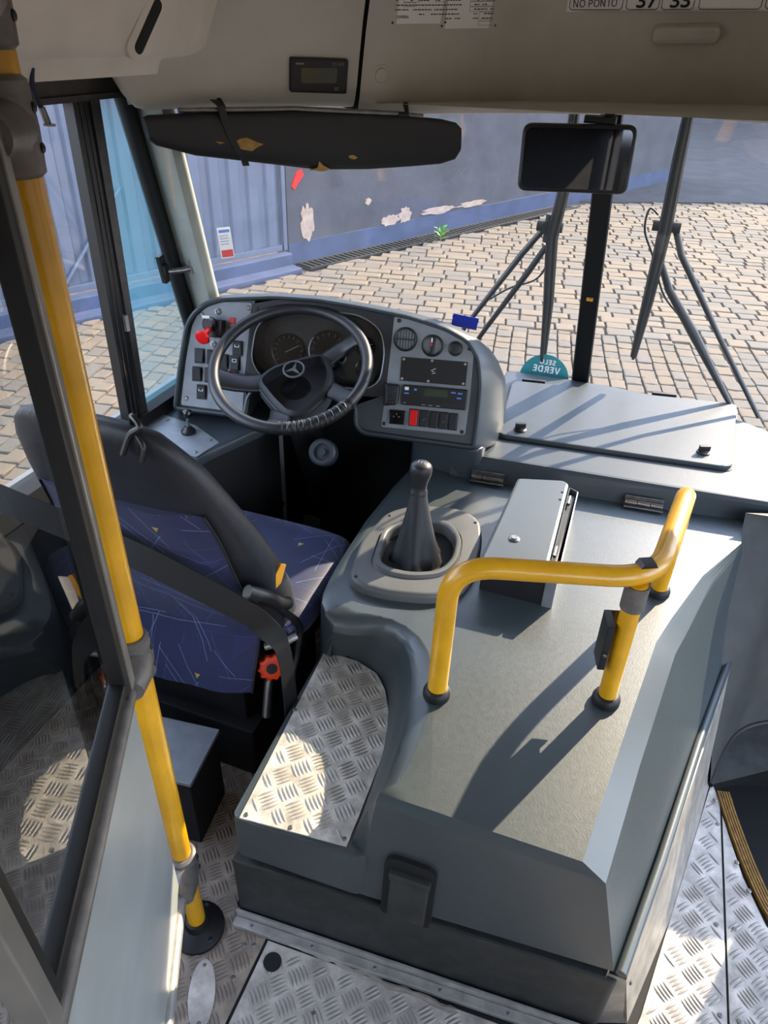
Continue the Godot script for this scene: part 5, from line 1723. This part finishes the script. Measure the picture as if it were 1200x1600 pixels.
# ---------------------------------------------------------------- visor, mirror
func visor_pt(x: float, y: float, o := 0.0) -> Vector3:
	return Vector3(x, y, screen_z(x, y) + 0.15) + inward(x) * o
func build_visor_mirror() -> void:
	var t := thing("sun_visor", "long dark brown padded sun visor with torn foam patches", "visor", Vector3(-0.9, 1.36, -1.95))
	var g := Geo.new()
	var top := [[-1.203, 1.500], [-1.195, 1.505], [-1.14, 1.507], [-1.04, 1.508], [-0.92, 1.508], [-0.80, 1.503], [-0.70, 1.498], [-0.615, 1.492], [-0.575, 1.484], [-0.560, 1.470]]
	var bot := [[-1.203, 1.450], [-1.195, 1.437], [-1.14, 1.409], [-1.04, 1.385], [-0.92, 1.360], [-0.80, 1.358], [-0.70, 1.365], [-0.615, 1.374], [-0.575, 1.388], [-0.560, 1.412]]
	var rows := []
	for k in top.size():
		var x: float = top[k][0]
		var ym: float = (top[k][1] + bot[k][1]) / 2
		var h: float = (top[k][1] - bot[k][1]) / 2
		var row := PackedVector3Array()
		for i in 24:
			var a := TAU * i / 24
			var sy := signf(sin(a)) * pow(absf(sin(a)), 0.7)
			var so := signf(cos(a)) * pow(absf(cos(a)), 0.7)
			row.append(visor_pt(x, ym + h * sy, so * minf(0.013, h)))
		rows.append(row)
	g.loft(rows)
	obj("pad", g, M.visor, t, 60)
	# torn places where the foam shows
	var tears := [
		[[-1.080, 1.436], [-1.062, 1.446], [-1.050, 1.448], [-1.032, 1.436], [-1.022, 1.431], [-1.035, 1.424], [-1.045, 1.415], [-1.064, 1.421], [-1.072, 1.432]],
		[[-0.935, 1.362], [-0.918, 1.367], [-0.914, 1.384], [-0.906, 1.372], [-0.890, 1.362], [-0.910, 1.357]],
		[[-0.848, 1.396], [-0.838, 1.399], [-0.826, 1.392], [-0.834, 1.387], [-0.845, 1.390]],
		[[-1.106, 1.442], [-1.090, 1.439], [-1.098, 1.435]]]
	for p in tears:
		g = Geo.new()
		var a := PackedVector3Array(); var b := PackedVector3Array()
		for q in p:
			a.append(visor_pt(q[0], q[1], 0.006)); b.append(visor_pt(q[0], q[1], 0.0150))
		g.loft([a, b], true, false, true)
		obj("torn_foam", g, M.foam, t)
	# rod, brackets and strap
	g = Geo.new()
	g.tube(PackedVector3Array([visor_pt(-1.15, 1.513), visor_pt(-0.95, 1.513), visor_pt(-0.72, 1.503), visor_pt(-0.66, 1.497)]), 0.006, 10)
	obj("rod", g, M.steel, t)
	g = Geo.new()
	g.tube(PackedVector3Array([visor_pt(-0.72, 1.500, 0.004), visor_pt(-0.70, 1.500, 0.008), visor_pt(-0.70, 1.525, -0.02)]), 0.008, 10)
	g.tube(PackedVector3Array([visor_pt(-1.08, 1.512, 0.006), visor_pt(-1.08, 1.530, -0.02)]), 0.010, 10)
	obj("bracket", g, M.black, t)
	g = Geo.new()
	rows = []
	for q in [[-1.092, 1.535, 0.0], [-1.086, 1.522, 0.022], [-1.084, 1.49, 0.019], [-1.078, 1.45, 0.018], [-1.070, 1.415, 0.017], [-1.062, 1.395, 0.014], [-1.058, 1.378, 0.004]]:
		rows.append(PackedVector3Array([visor_pt(q[0] - 0.006, q[1], q[2]), visor_pt(q[0] + 0.006, q[1], q[2]), visor_pt(q[0] + 0.006, q[1], q[2] - 0.003), visor_pt(q[0] - 0.006, q[1], q[2] - 0.003)]))
	g.loft(rows)
	obj("strap", g, M.black, t)

	# interior mirror
	var mc := Vector3(-0.236, 1.413, -2.235)
	var m := thing("interior_mirror", "black framed rectangular interior mirror hanging below the header", "mirror", mc + Vector3(0, 0.1, 0))
	var F := face(Vector3(0.13, 0.05, 1.0), mc) * Transform3D(Basis(Vector3(0, 0, 1), 0.035), Vector3.ZERO)
	g = Geo.new()
	g.x = F
	g.prism(rrect(0, 0, 0.305, 0.172, 0.026, 6), -0.028, 0.006, 0.008, true)
	obj("housing", g, M.black, m)
	g = Geo.new()
	g.x = F
	g.prism(rrect(0, 0, 0.284, 0.151, 0.020, 6), 0.0, 0.0066)
	obj("mirror_glass", g, M.mirror, m)
	g = Geo.new()
	g.tube(PackedVector3Array([mc + Vector3(0.06, 0.04, -0.028), mc + Vector3(0.075, 0.085, -0.05), mc + Vector3(0.06, 0.125, -0.06)]), 0.014, 12)
	g.x = Transform3D(Basis.IDENTITY, mc + Vector3(0.045, 0.096, -0.04))
	g.box(Vector3.ZERO, Vector3(0.085, 0.018, 0.05), 0.006)
	obj("stem", g, M.black, m)

# ---------------------------------------------------------------- wipers outside the windscreen
func wp(x: float, y: float, o := -0.05) -> Vector3:
	return Vector3(x, y, screen_z(x, y) + o)
func build_wipers() -> void:
	for w in 2:
		var lab: String = ["left wiper with two arms slanting down behind the dashboard rim", "right wiper with two long arms slanting down to the right"][w]
		var hub: Vector3 = wp(-0.318, 1.165, -0.07) if w == 0 else wp(0.046, 1.205, -0.07)
		var t := thing("windscreen_wiper", lab, "wiper", hub, "windscreen wipers")
		var g := Geo.new()
		var bl: PackedVector3Array = PackedVector3Array([wp(-0.284, 1.51), wp(-0.285, 1.28), wp(-0.302, 1.13), wp(-0.285, 0.90), wp(-0.277, 0.665)]) if w == 0 else PackedVector3Array([wp(0.032, 1.54), wp(0.036, 1.40), wp(0.046, 1.20), wp(0.048, 0.95), wp(0.046, 0.735)])
		g.tube(bl, [0.016, 0.019, 0.021, 0.019, 0.012], 8, true, 0.8)
		obj("blade_carrier", g, M.black, t)
		g = Geo.new()
		var rb := PackedVector3Array()
		for q in bl: rb.append(q + Vector3(0.0, 0, 0.025))
		g.tube(rb, 0.006, 6)
		obj("blade_rubber", g, M.rubber, t)
		var arms: Array = [[wp(-0.335, 1.155, -0.075), wp(-0.40, 1.06, -0.075), wp(-0.556, 0.804, -0.075), wp(-0.72, 0.52, -0.07)], [wp(-0.318, 1.10, -0.075), wp(-0.37, 1.00, -0.075), wp(-0.497, 0.775, -0.075), wp(-0.64, 0.51, -0.07)]] if w == 0 else [[wp(0.075, 1.205, -0.075), wp(0.115, 1.12, -0.075), wp(0.30, 0.87, -0.075), wp(0.50, 0.62, -0.075)], [wp(0.052, 1.10, -0.075), wp(0.105, 1.0, -0.075), wp(0.22, 0.86, -0.075), wp(0.43, 0.60, -0.075)]]
		for k in 2:
			g = Geo.new()
			var a := PackedVector3Array(arms[k])
			var rr := [0.010, 0.011, 0.009, 0.008] if w == 0 or k == 0 else [0.010, 0.013, 0.017, 0.008]
			g.tube(a, rr, 10)
			obj("arm", g, M.black, t)
		g = Geo.new()
		g.tube(PackedVector3Array([hub + Vector3(-0.04, 0, 0), hub + Vector3(0.045, 0.0, 0)]), 0.017, 12)
		g.tube(PackedVector3Array([hub + Vector3(0, -0.05, -0.005), hub + Vector3(0, 0.04, 0.0)]), 0.016, 12)
		g.tube(PackedVector3Array([hub + Vector3(0.0, 0.0, -0.01), hub + Vector3(0.0, 0.0, 0.02)]), 0.022, 14)
		obj("hub", g, M.iron, t)
		g = Geo.new()
		if w == 0: g.tube(spline(PackedVector3Array([hub + Vector3(0.01, -0.06, -0.01), wp(-0.315, 1.02, -0.08), wp(-0.35, 0.965, -0.09), wp(-0.43, 0.93, -0.085), wp(-0.50, 0.88, -0.08)]), 6), 0.0035, 8)
		else: g.tube(spline(PackedVector3Array([hub + Vector3(-0.03, 0.03, -0.01), hub + Vector3(-0.06, 0.045, -0.01), hub + Vector3(-0.06, -0.02, -0.01), wp(0.03, 1.10, -0.085), wp(0.09, 0.98, -0.09), wp(0.15, 0.92, -0.085), wp(0.20, 0.88, -0.08)]), 6), 0.0035, 8)
		obj("washer_hose", g, M.rubber, t)

# ---------------------------------------------------------------- small things
func build_small() -> void:
	# display unit
	var C := header_on(-0.953, 1.588)
	var t := thing("display_unit", "small black display unit screwed to the header left of joint", "display", C.origin)
	var g := Geo.new()
	g.x = C
	g.prism(rounded(P2([[-0.082, -0.040], [0.080, -0.044], [0.076, 0.040], [-0.086, 0.042]]), 0.006), -0.02, 0.012, 0.003)
	obj("case", g, M.black, t)
	g = Geo.new()
	g.x = C
	g.prism(rrect(-0.004, 0.002, 0.100, 0.036, 0.002), 0.010, 0.0125)
	obj("screen", g, M.lcd, t)
	text("lettering", "ICS 600", 0.010, C * Transform3D(Basis.IDENTITY, Vector3(0.046, 0.0295, 0.0125)), M.panel_grey, t)
	g = Geo.new()
	g.x = C
	g.box(Vector3(-0.060, 0.0295, 0.0125), Vector3(0.022, 0.004, 0.0008))
	obj("name_mark", g, M.panel_grey, t)
	for y in [-0.028, -0.033]:
		g = Geo.new()
		g.x = C
		g.box(Vector3(0.048, y, 0.0125), Vector3(0.012, 0.0025, 0.0008))
		obj("button_mark", g, M.panel_grey, t)
	for s in [[-0.076, 0.034], [0.068, 0.032], [-0.073, -0.033], [0.072, -0.036]]: screw(t, C * Transform3D(Basis.IDENTITY, Vector3(s[0], s[1], 0.012)), 0.003, M.dash_dark)
	# two maker's plates
	for k in 2:
		var P := header_on([-0.738, -0.606][k], [1.752, 1.748][k])
		var n := thing("maker_plate", ["left white printed maker's plate riveted to header panel, with bold name", "right white printed maker's plate riveted to header panel, lower edge longer"][k], "plate", P.origin, "maker's plates")
		g = Geo.new()
		g.x = P
		g.prism(rrect(0, 0, 0.150, [0.094, 0.098][k], 0.002), -0.001, 0.002, 0.0005)
		obj("sheet", g, M.paper, n)
		g = Geo.new()
		g.x = P
		var rng := RandomNumberGenerator.new(); rng.seed = 50 + k
		for r in 7:
			var y := 0.038 - r * 0.0105
			var x := -0.070
			while x < 0.066:
				var w := rng.randf_range(0.003, 0.009)
				if rng.randf() < 0.75 and not (k == 0 and r > 5 and x < -0.01): g.box(Vector3(x + w / 2, y, 0.0022), Vector3(w, 0.0024, 0.0004))
				x += w + 0.0018
				if x > -0.03 and x < 0.0 and k == 1: x = 0.01
		obj("print", g, M.ink, n)
		g = Geo.new()
		g.x = P
		for q in ([[0.012, 0.020, 0.108, 0.010], [-0.025, 0.008, 0.04, 0.010], [0.055, 0.008, 0.036, 0.010], [-0.03, -0.003, 0.03, 0.009]] if k == 0 else [[0.035, 0.020, 0.072, 0.010], [0.035, 0.008, 0.072, 0.010], [0.035, -0.004, 0.072, 0.010], [0.048, -0.020, 0.046, 0.018], [0.048, -0.037, 0.046, 0.009]]):
			for e in [[0, 0.5, 1, 0], [0, -0.5, 1, 0], [0.5, 0, 0, 1], [-0.5, 0, 0, 1]]:
				g.box(Vector3(q[0] + e[0] * q[2], q[1] + e[1] * q[3], 0.0022), Vector3(maxf(0.0006, e[2] * q[2]), maxf(0.0006, e[3] * q[3]), 0.0004))
		obj("print_boxes", g, M.ink, n)
		if k == 0: text("lettering", "CIFERAL", 0.0085, P * Transform3D(Basis.IDENTITY, Vector3(-0.045, -0.031, 0.0022)), M.ink, n, true)
		for s in [-0.071, 0.071]: screw(n, P * Transform3D(Basis.IDENTITY, Vector3(s, -0.044 + 0.002 * k, 0.002)), 0.003, M.dash_dark)
	# long notice on the right
	var S := header_on(-0.09, 1.825)
	var t2 := thing("notice_sticker", "long white notice sticker with boxed numbers along top right of header", "sticker", S.origin)
	g = Geo.new()
	var rows := []
	for k in 9:
		var row := PackedVector3Array()
		for i in 24:
			var x := lerpf(-0.337, 0.24, i / 23.0)
			var h := header_on(x, lerpf(1.746 + 0.05 * (x + 0.337) * 0.55, 1.90, k / 8.0))
			row.append(h * Vector3(0, 0, 0.0015))
		rows.append(row)
	g.loft(rows, false)
	obj("sheet", g, M.paper, t2)
	for q in [["NO PONTO", -0.262, 0.020, 0.022, false], ["37", -0.132, 0.026, 0.044, true], ["33", -0.050, 0.026, 0.044, true]]:
		var h := header_on(q[1], 1.746 + 0.05 * (q[1] + 0.337) * 0.55 + q[2] - (0.003 if q[4] else 0.002))
		text("lettering", q[0], q[3], h * Transform3D(Basis.IDENTITY, Vector3(0, 0, 0.0035)), M.ink, t2, q[4])
	for q in [[-0.330, -0.190], [-0.180, -0.100], [-0.093, -0.015], [-0.002, 0.150], [0.16, 0.235]]:
		g = Geo.new()
		var pts := PackedVector3Array()
		for e in [[q[0], 0.08], [q[0], 0.010], [q[0] + 0.006, 0.005], [(q[0] + q[1]) / 2, 0.005], [q[1] - 0.006, 0.005], [q[1], 0.010], [q[1], 0.08]]:
			pts.append(header_on(e[0], 1.746 + 0.05 * (e[0] + 0.337) * 0.55 + e[1]) * Vector3(0, 0, 0.0024))
		g.tube(pts, 0.0008, 5)
		obj("print_box", g, M.ink, t2)
	# round green seal stuck to the inside of the glass, printed side out
	var sx := -0.258
	var se := thing("window_sticker", "teal half-round sticker reading mirrored from behind, low on windscreen", "sticker", Vector3(sx, 0.55, screen_z(sx, 0.55) + 0.006))
	var SF := face(Vector3(0, 0.235, 1), Vector3(sx, 0.60, screen_z(sx, 0.60) + 0.006)) * Transform3D(Basis(Vector3.UP, 0.0), Vector3.ZERO)
	g = Geo.new()
	g.x = SF
	g.prism(disc(0, 0, 0.094, 40), -0.001, 0.0)
	obj("disc", g, M.teal, se)
	for q in [["SELO", 0.066, 0.026], ["VERDE", 0.038, 0.034]]:
		text("lettering", q[0], q[2], SF * Transform3D(Basis(Vector3(-1, 0, 0), Vector3(0, 1, 0), Vector3(0, 0, -1)), Vector3(0.004, q[1], 0.0012)), M.print_white, se, true)
	# small label at the left edge of the windscreen
	var lx := -1.175
	var lb := thing("window_label", "tiny white label with red lower edge beside grey pillar", "label", Vector3(lx, 1.12, screen_z(lx, 1.12)))
	var nf := inward(lx)
	var LF := face(nf + Vector3(0, 0.2, 0), Vector3(lx, 1.155, screen_z(lx, 1.155)) + nf * 0.004)
	g = Geo.new()
	g.x = LF
	g.prism(rrect(0, 0, 0.042, 0.085, 0.002), 0.0, 0.001)
	obj("paper", g, M.paper, lb)
	g = Geo.new()
	g.x = LF
	g.prism(rrect(0, -0.030, 0.036, 0.020, 0.001), 0.0, 0.0014)
	obj("red_band", g, M.red, lb)
	g = Geo.new()
	g.x = LF
	g.prism(rrect(0, 0.032, 0.034, 0.008, 0.001), 0.0, 0.0014)
	for k in 4: g.box(Vector3(-0.003, 0.02 - k * 0.008, 0.0012), Vector3(0.026, 0.0016, 0.0004))
	obj("print", g, M.print_blue, lb)
	# blue cord with a clip hanging by the window rail
	var cd := thing("hanging_cord", "short dark blue cord with metal clip hanging beside the pole", "cord", Vector3(-1.05, 1.53, -1.14))
	g = Geo.new()
	g.tube(spline(P3([[-1.048, 1.622, -1.135], [-1.052, 1.600, -1.132], [-1.053, 1.575, -1.136], [-1.050, 1.560, -1.140]]), 5), 0.0045, 8)
	obj("cord", g, mat("navy", Color(0.04, 0.09, 0.22), 0.6), cd)
	g = Geo.new()
	g.tube(P3([[-1.050, 1.562, -1.140], [-1.047, 1.537, -1.144]]), 0.006, 10)
	g.box(Vector3(-1.045, 1.535, -1.145), Vector3(0.018, 0.004, 0.012), 0.001)
	obj("clip", g, M.steel, cd)

# ---------------------------------------------------------------- outside
const RY := -0.9
func stone_mesh(seed_: int) -> ArrayMesh:
	var rng := RandomNumberGenerator.new(); rng.seed = seed_
	var g := Geo.new()
	var n := 8
	var rows := []
	var cr := []
	for c in [[-0.5, -0.5], [0.0, -0.5], [0.5, -0.5], [0.5, 0.0], [0.5, 0.5], [0.0, 0.5], [-0.5, 0.5], [-0.5, 0.0]]:
		cr.append(Vector2(c[0], c[1]) * rng.randf_range(0.94, 1.0) + Vector2(rng.randf_range(-0.02, 0.02), rng.randf_range(-0.02, 0.02)))
	for q in [[1.0, -1.0], [1.0, -0.12], [0.955, -0.02], [0.80, 0.01]]:
		var row := PackedVector3Array()
		for k in n: row.append(Vector3(cr[k].x * q[0], q[1] + (rng.randf_range(-0.05, 0.05) if q[1] > -0.5 else 0.0), cr[k].y * q[0]))
		rows.append(row)
	g.loft(rows, true, false, true)
	return g.mesh(55)

func build_outside() -> void:
	var road := thing("cobbled_road", "sunlit road of pale uneven cobblestones seen through the windscreen", "road", Vector3(0, RY, -9))
	var wa := Vector2(-4.742, -7.435)
	var wd := Vector2(0.419, -0.908).normalized()
	var wn := Vector2(0.908, 0.419).normalized()      # away from the wall, to the road
	var g := Geo.new()
	g.box(Vector3(5, RY - 0.08, -6), Vector3(60, 0.10, 60))
	obj("bed", g, M.joint, road)
	var rng := RandomNumberGenerator.new(); rng.seed = 99
	var yaw := 0.17
	var meshes := []
	for k in 6: meshes.append(stone_mesh(200 + k))
	var mats := [M.cobble_a, M.cobble_b, M.cobble_c, M.cobble_a, M.cobble_b]
	var spots := []
	var ca := Vector2(cos(yaw), -sin(yaw))            # along a course, to the right
	var cb := Vector2(-sin(yaw), -cos(yaw))           # away
	# far part: courses across the road
	var v := 7.55
	while v < 17.0:
		var dv := rng.randf_range(0.17, 0.21)
		var u := -7.0 + rng.randf() * 0.2
		while u < 7.0:
			var du := rng.randf_range(0.20, 0.36)
			var p := ca * (u + du / 2) + cb * (v + dv / 2)
			spots.append([p, du - 0.010, dv - 0.011, yaw, rng.randf()])
			u += du
		v += dv
	# near part: columns running away from the bus
	var u2 := -7.0
	while u2 < 7.0:
		var du := rng.randf_range(0.135, 0.165)
		var w := -3.0 + rng.randf() * 0.2
		while w < 7.50:
			var dw := minf(rng.randf_range(0.15, 0.21), 7.53 - w)
			if dw > 0.08:
				var p := ca * (u2 + du / 2 + sin(w * 1.7) * 0.015) + cb * (w + dw / 2)
				spots.append([p, du - 0.008, dw - 0.009, yaw, rng.randf()])
			w += dw
		u2 += du
	var keep := []
	for s in spots:
		var p: Vector2 = s[0]
		if (p - wa).dot(wn) < 0.30: continue
		if p.y > -2.9 and p.x > -1.6: continue
		if p.y > 1.0: continue
		if (p - Vector2(-1.5, -14.455)).dot(Vector2(-0.463, -0.886).normalized()) > 0.1: continue
		keep.append(s)
	# the stones that show largest come first
	var score := func(s) -> float:
		var p: Vector2 = s[0]
		var d := p.length()
		var seen := p.y < -5.6 and p.x > -2.3 and p.x < 2.0
		return d + (0.0 if seen else 100.0)
	for s in keep: s.append(score.call(s))
	keep.sort_custom(func(a, b): return a[5] < b[5])
	var rest := []
	for k in keep.size():
		var s: Array = keep[k]
		var b := Basis(Vector3.UP, s[3] + (s[4] - 0.5) * 0.05).scaled_local(Vector3(s[1], 0.10, s[2]))
		var tr := Transform3D(b, Vector3(s[0].x, RY + (s[4] - 0.5) * 0.014, s[0].y))
		if k < 300:
			var red: bool = s[0].distance_to(Vector2(-1.9, -7.9)) < 0.5 and s[4] > 0.35
			put("cobble", meshes[k % 6], tr, M.cobble_red if red else mats[int(s[4] * 4.99)], road)
		else: rest.append([tr, s[4]])
	var mm := MultiMesh.new()
	mm.transform_format = MultiMesh.TRANSFORM_3D
	mm.use_colors = true
	mm.mesh = meshes[0]
	mm.instance_count = rest.size()
	var cm: StandardMaterial3D = M.cobble_a.duplicate()
	cm.resource_name = "cobble_field"
	cm.albedo_color = Color(1, 1, 1)
	cm.vertex_color_use_as_albedo = true
	for k in rest.size():
		var tr: Transform3D = rest[k][0]
		tr.origin -= road.position
		if k % 2: tr.basis = tr.basis * Basis(Vector3.UP, PI)
		mm.set_instance_transform(k, tr)
		mm.set_instance_color(k, [M.cobble_a, M.cobble_b, M.cobble_c, M.cobble_b, M.cobble_c][int(rest[k][1] * 4.99)].albedo_color.srgb_to_linear())
	var o := MultiMeshInstance3D.new()
	o.name = "distant_cobbles"
	o.multimesh = mm
	o.material_override = cm
	o.set_meta("kind", "stuff")
	road.add_child(o)

	# painted wall running along the road
	var at := func(tt: float, y: float, out := 0.0) -> Vector3:
		var p: Vector2 = wa + wd * tt + wn * out
		return Vector3(p.x, y, p.y)
	var WB := Basis(Vector3(wd.x, 0, wd.y), Vector3.UP, Vector3(wn.x, 0, wn.y))
	var wl := thing("boundary_wall", "long grey-blue painted wall in shade with light blue base stripe", "wall", at.call(4.0, RY))
	g = Geo.new()
	g.x = Transform3D(WB, at.call(6.6, RY + 2.4, -0.12))
	g.box(Vector3.ZERO, Vector3(11.0, 5.0, 0.24), 0.01)
	obj("masonry", g, M.wall_blue, wl)
	g = Geo.new()
	g.x = Transform3D(WB, at.call(6.6, RY + 0.12, 0.006))
	g.box(Vector3.ZERO, Vector3(11.0, 0.30, 0.012), 0.003)
	obj("base_stripe", g, M.stripe_blue, wl)
	# places where the paint has come off
	var peel := func(c: Vector2, w: float, h: float, seed_: int) -> void:
		var r2 := RandomNumberGenerator.new(); r2.seed = seed_
		var p := PackedVector2Array()
		for k in 26:
			var a := TAU * k / 26
			p.append(Vector2(cos(a) * w, sin(a) * h) * r2.randf_range(0.62, 1.0))
		var q := Geo.new()
		q.x = Transform3D(WB, at.call(c.x, c.y, 0.0))
		q.prism(p, -0.01, 0.014)
		obj("bare_plaster", q, M.plaster, wl)
	peel.call(Vector2(1.42, -0.41), 0.13, 0.26, 1)
	peel.call(Vector2(2.95, -0.58), 0.22, 0.09, 2)
	peel.call(Vector2(3.25, -0.55), 0.16, 0.12, 3)
	peel.call(Vector2(4.0, -0.57), 0.42, 0.06, 4)
	peel.call(Vector2(4.8, -0.57), 0.40, 0.045, 5)
	peel.call(Vector2(2.5, -0.28), 0.06, 0.05, 6)
	g = Geo.new()
	g.x = Transform3D(WB, at.call(1.28, 0.10, 0.0))
	g.prism(P2([[-0.10, -0.06], [-0.02, 0.09], [0.06, 0.12], [0.09, 0.05], [0.0, -0.03], [-0.06, -0.10]]), -0.01, 0.014)
	obj("red_reflection", g, M.red, wl)  # a reflection put on the wall as a flat red patch
	# drain grating at the foot of the wall
	var dg2 := thing("drain_grating", "iron drain grating along the foot of the blue wall", "grating", at.call(4.0, RY))
	g = Geo.new()
	g.x = Transform3D(WB, at.call(4.4, RY - 0.012, 0.16))
	g.box(Vector3.ZERO, Vector3(6.4, 0.02, 0.30))
	obj("channel", g, M.dark, dg2)
	g = Geo.new()
	for e in [0.02, 0.30]:
		g.x = Transform3D(WB, at.call(4.4, RY + 0.005, e))
		g.box(Vector3.ZERO, Vector3(6.4, 0.03, 0.03), 0.003)
	obj("frame", g, M.iron, dg2)
	g = Geo.new()
	g.box(Vector3.ZERO, Vector3(0.035, 0.03, 0.27), 0.003)
	var bar := g.mesh(30)
	for k in 70: put("bar", bar, Transform3D(WB, at.call(1.25 + k * 0.09, RY + 0.004, 0.16)), M.iron, dg2)
	# weed at the wall
	var pl := thing("small_weed", "little green weed growing at the drain by blue wall", "plant", at.call(3.7, RY, 0.34))
	for k in 12:
		g = Geo.new()
		var a := k * 2.4
		var b: Vector3 = at.call(3.7, RY, 0.34)
		var d := Vector3(cos(a), 0, sin(a))
		var hgt := 0.05 + 0.014 * k
		var m := b + d * 0.07 + Vector3(0, hgt, 0)
		var s := d.cross(Vector3.UP) * 0.03
		g.tri(b + Vector3(0, hgt * 0.5, 0), m + s, m - s)
		g.tri(m + s, m + d * 0.06 + Vector3(0, 0.015, 0), m - s)
		obj("leaf", g, M.leaf, pl)
	g = Geo.new()
	g.tube(PackedVector3Array([at.call(3.7, RY, 0.34), at.call(3.71, RY + 0.2, 0.345)]), 0.006, 6)
	obj("stem", g, M.leaf, pl)
	# corrugated gate left of the wall
	var gt := thing("corrugated_gate", "pale blue corrugated metal gate left of the wall", "gate", at.call(-2, RY))
	var pitch := 0.26
	for k in 27:
		var gm := Geo.new()
		var WBt := Transform3D(WB, at.call(1.02 - (k + 0.5) * pitch, RY + 1.85, -0.06))
		gm.x = WBt * Transform3D(Basis(Vector3(1, 0, 0), Vector3(0, 0, 1), Vector3(0, -1, 0)), Vector3.ZERO)
		gm.prism(P2([[-0.13, 0.0], [-0.085, 0.0], [-0.060, 0.035], [0.060, 0.035], [0.085, 0.0], [0.13, 0.0], [0.13, -0.004], [0.08, -0.004], [0.055, 0.031], [-0.055, 0.031], [-0.08, -0.004], [-0.13, -0.004]]), -1.65, 1.65)
		obj("rib_panel", gm, M.gate_blue, gt)
	g = Geo.new()
	g.x = Transform3D(WB, at.call(1.06, RY + 1.85, -0.03))
	g.box(Vector3.ZERO, Vector3(0.06, 3.3, 0.06), 0.005)
	g.x = Transform3D(WB, at.call(-2.5, RY + 0.24, -0.03))
	g.box(Vector3.ZERO, Vector3(7.0, 0.07, 0.07), 0.005)
	obj("gate_frame", g, M.gate_blue, gt)
	g = Geo.new()
	g.tube(PackedVector3Array([at.call(-1.85, RY + 0.26, 0.0), at.call(-1.05, RY + 1.15, 0.0)]), 0.02, 8)
	obj("brace", g, M.gate_blue, gt)
	var cu := thing("gate_kerb", "light blue painted kerb under the corrugated gate", "kerb", at.call(-2, RY))
	g = Geo.new()
	g.x = Transform3D(WB, at.call(-2.55, RY + 0.06, 0.06))
	g.box(Vector3.ZERO, Vector3(7.2, 0.26, 0.16), 0.02)
	obj("upper_step", g, M.stripe_blue, cu)
	g = Geo.new()
	g.x = Transform3D(WB, at.call(-2.55, RY + 0.0, 0.22))
	g.box(Vector3.ZERO, Vector3(7.2, 0.10, 0.22), 0.02)
	obj("lower_step", g, M.stripe_blue, cu)
	# dark slab laid from the shadow edge on, shade put into its colour
	var e0 := Vector2(-1.5, -14.455)
	var fd := Vector2(0.886, -0.463).normalized()
	var fn := Vector2(fd.y, -fd.x)                        # away from the bus
	var FB := Basis(Vector3(fd.x, 0, fd.y), Vector3.UP, Vector3(-fn.x, 0, -fn.y))
	var yd := thing("shade_slab", "grey slab beyond the cobbles with shade put into its dark colour", "pavement", Vector3(e0.x, RY, e0.y))
	var ym := e0 + fd * 9.0 + fn * 15.2
	g = Geo.new()
	g.x = Transform3D(FB, Vector3(ym.x, RY - 0.02, ym.y))
	g.box(Vector3.ZERO, Vector3(40.0, 0.06, 30.0), 0.01)
	obj("slab", g, M.shaded_ground, yd)
	var bd := thing("unseen_building", "unseen tall building placed far ahead to shade the ground and block sky", "building", Vector3(e0.x, RY, e0.y) + Vector3(9.3, 0, -20.0))  # out of view, sized and set back to block low front sky
	var fm := e0 + Vector2(0.4226, -0.9063) * 24.0 + fd * 6.0
	g = Geo.new()
	g.x = Transform3D(FB, Vector3(fm.x, RY + 6.7, fm.y))
	g.box(Vector3(0, 0, -3.0), Vector3(70.0, 13.55, 6.0), 0.02)
	obj("facade", g, M.wall_blue, bd)
	g = Geo.new()
	g.x = Transform3D(FB, Vector3(fm.x, RY + 13.5, fm.y))
	g.box(Vector3(0, 0, -3.0), Vector3(70.2, 0.15, 6.2), 0.02)
	obj("parapet", g, M.wall_blue, bd)
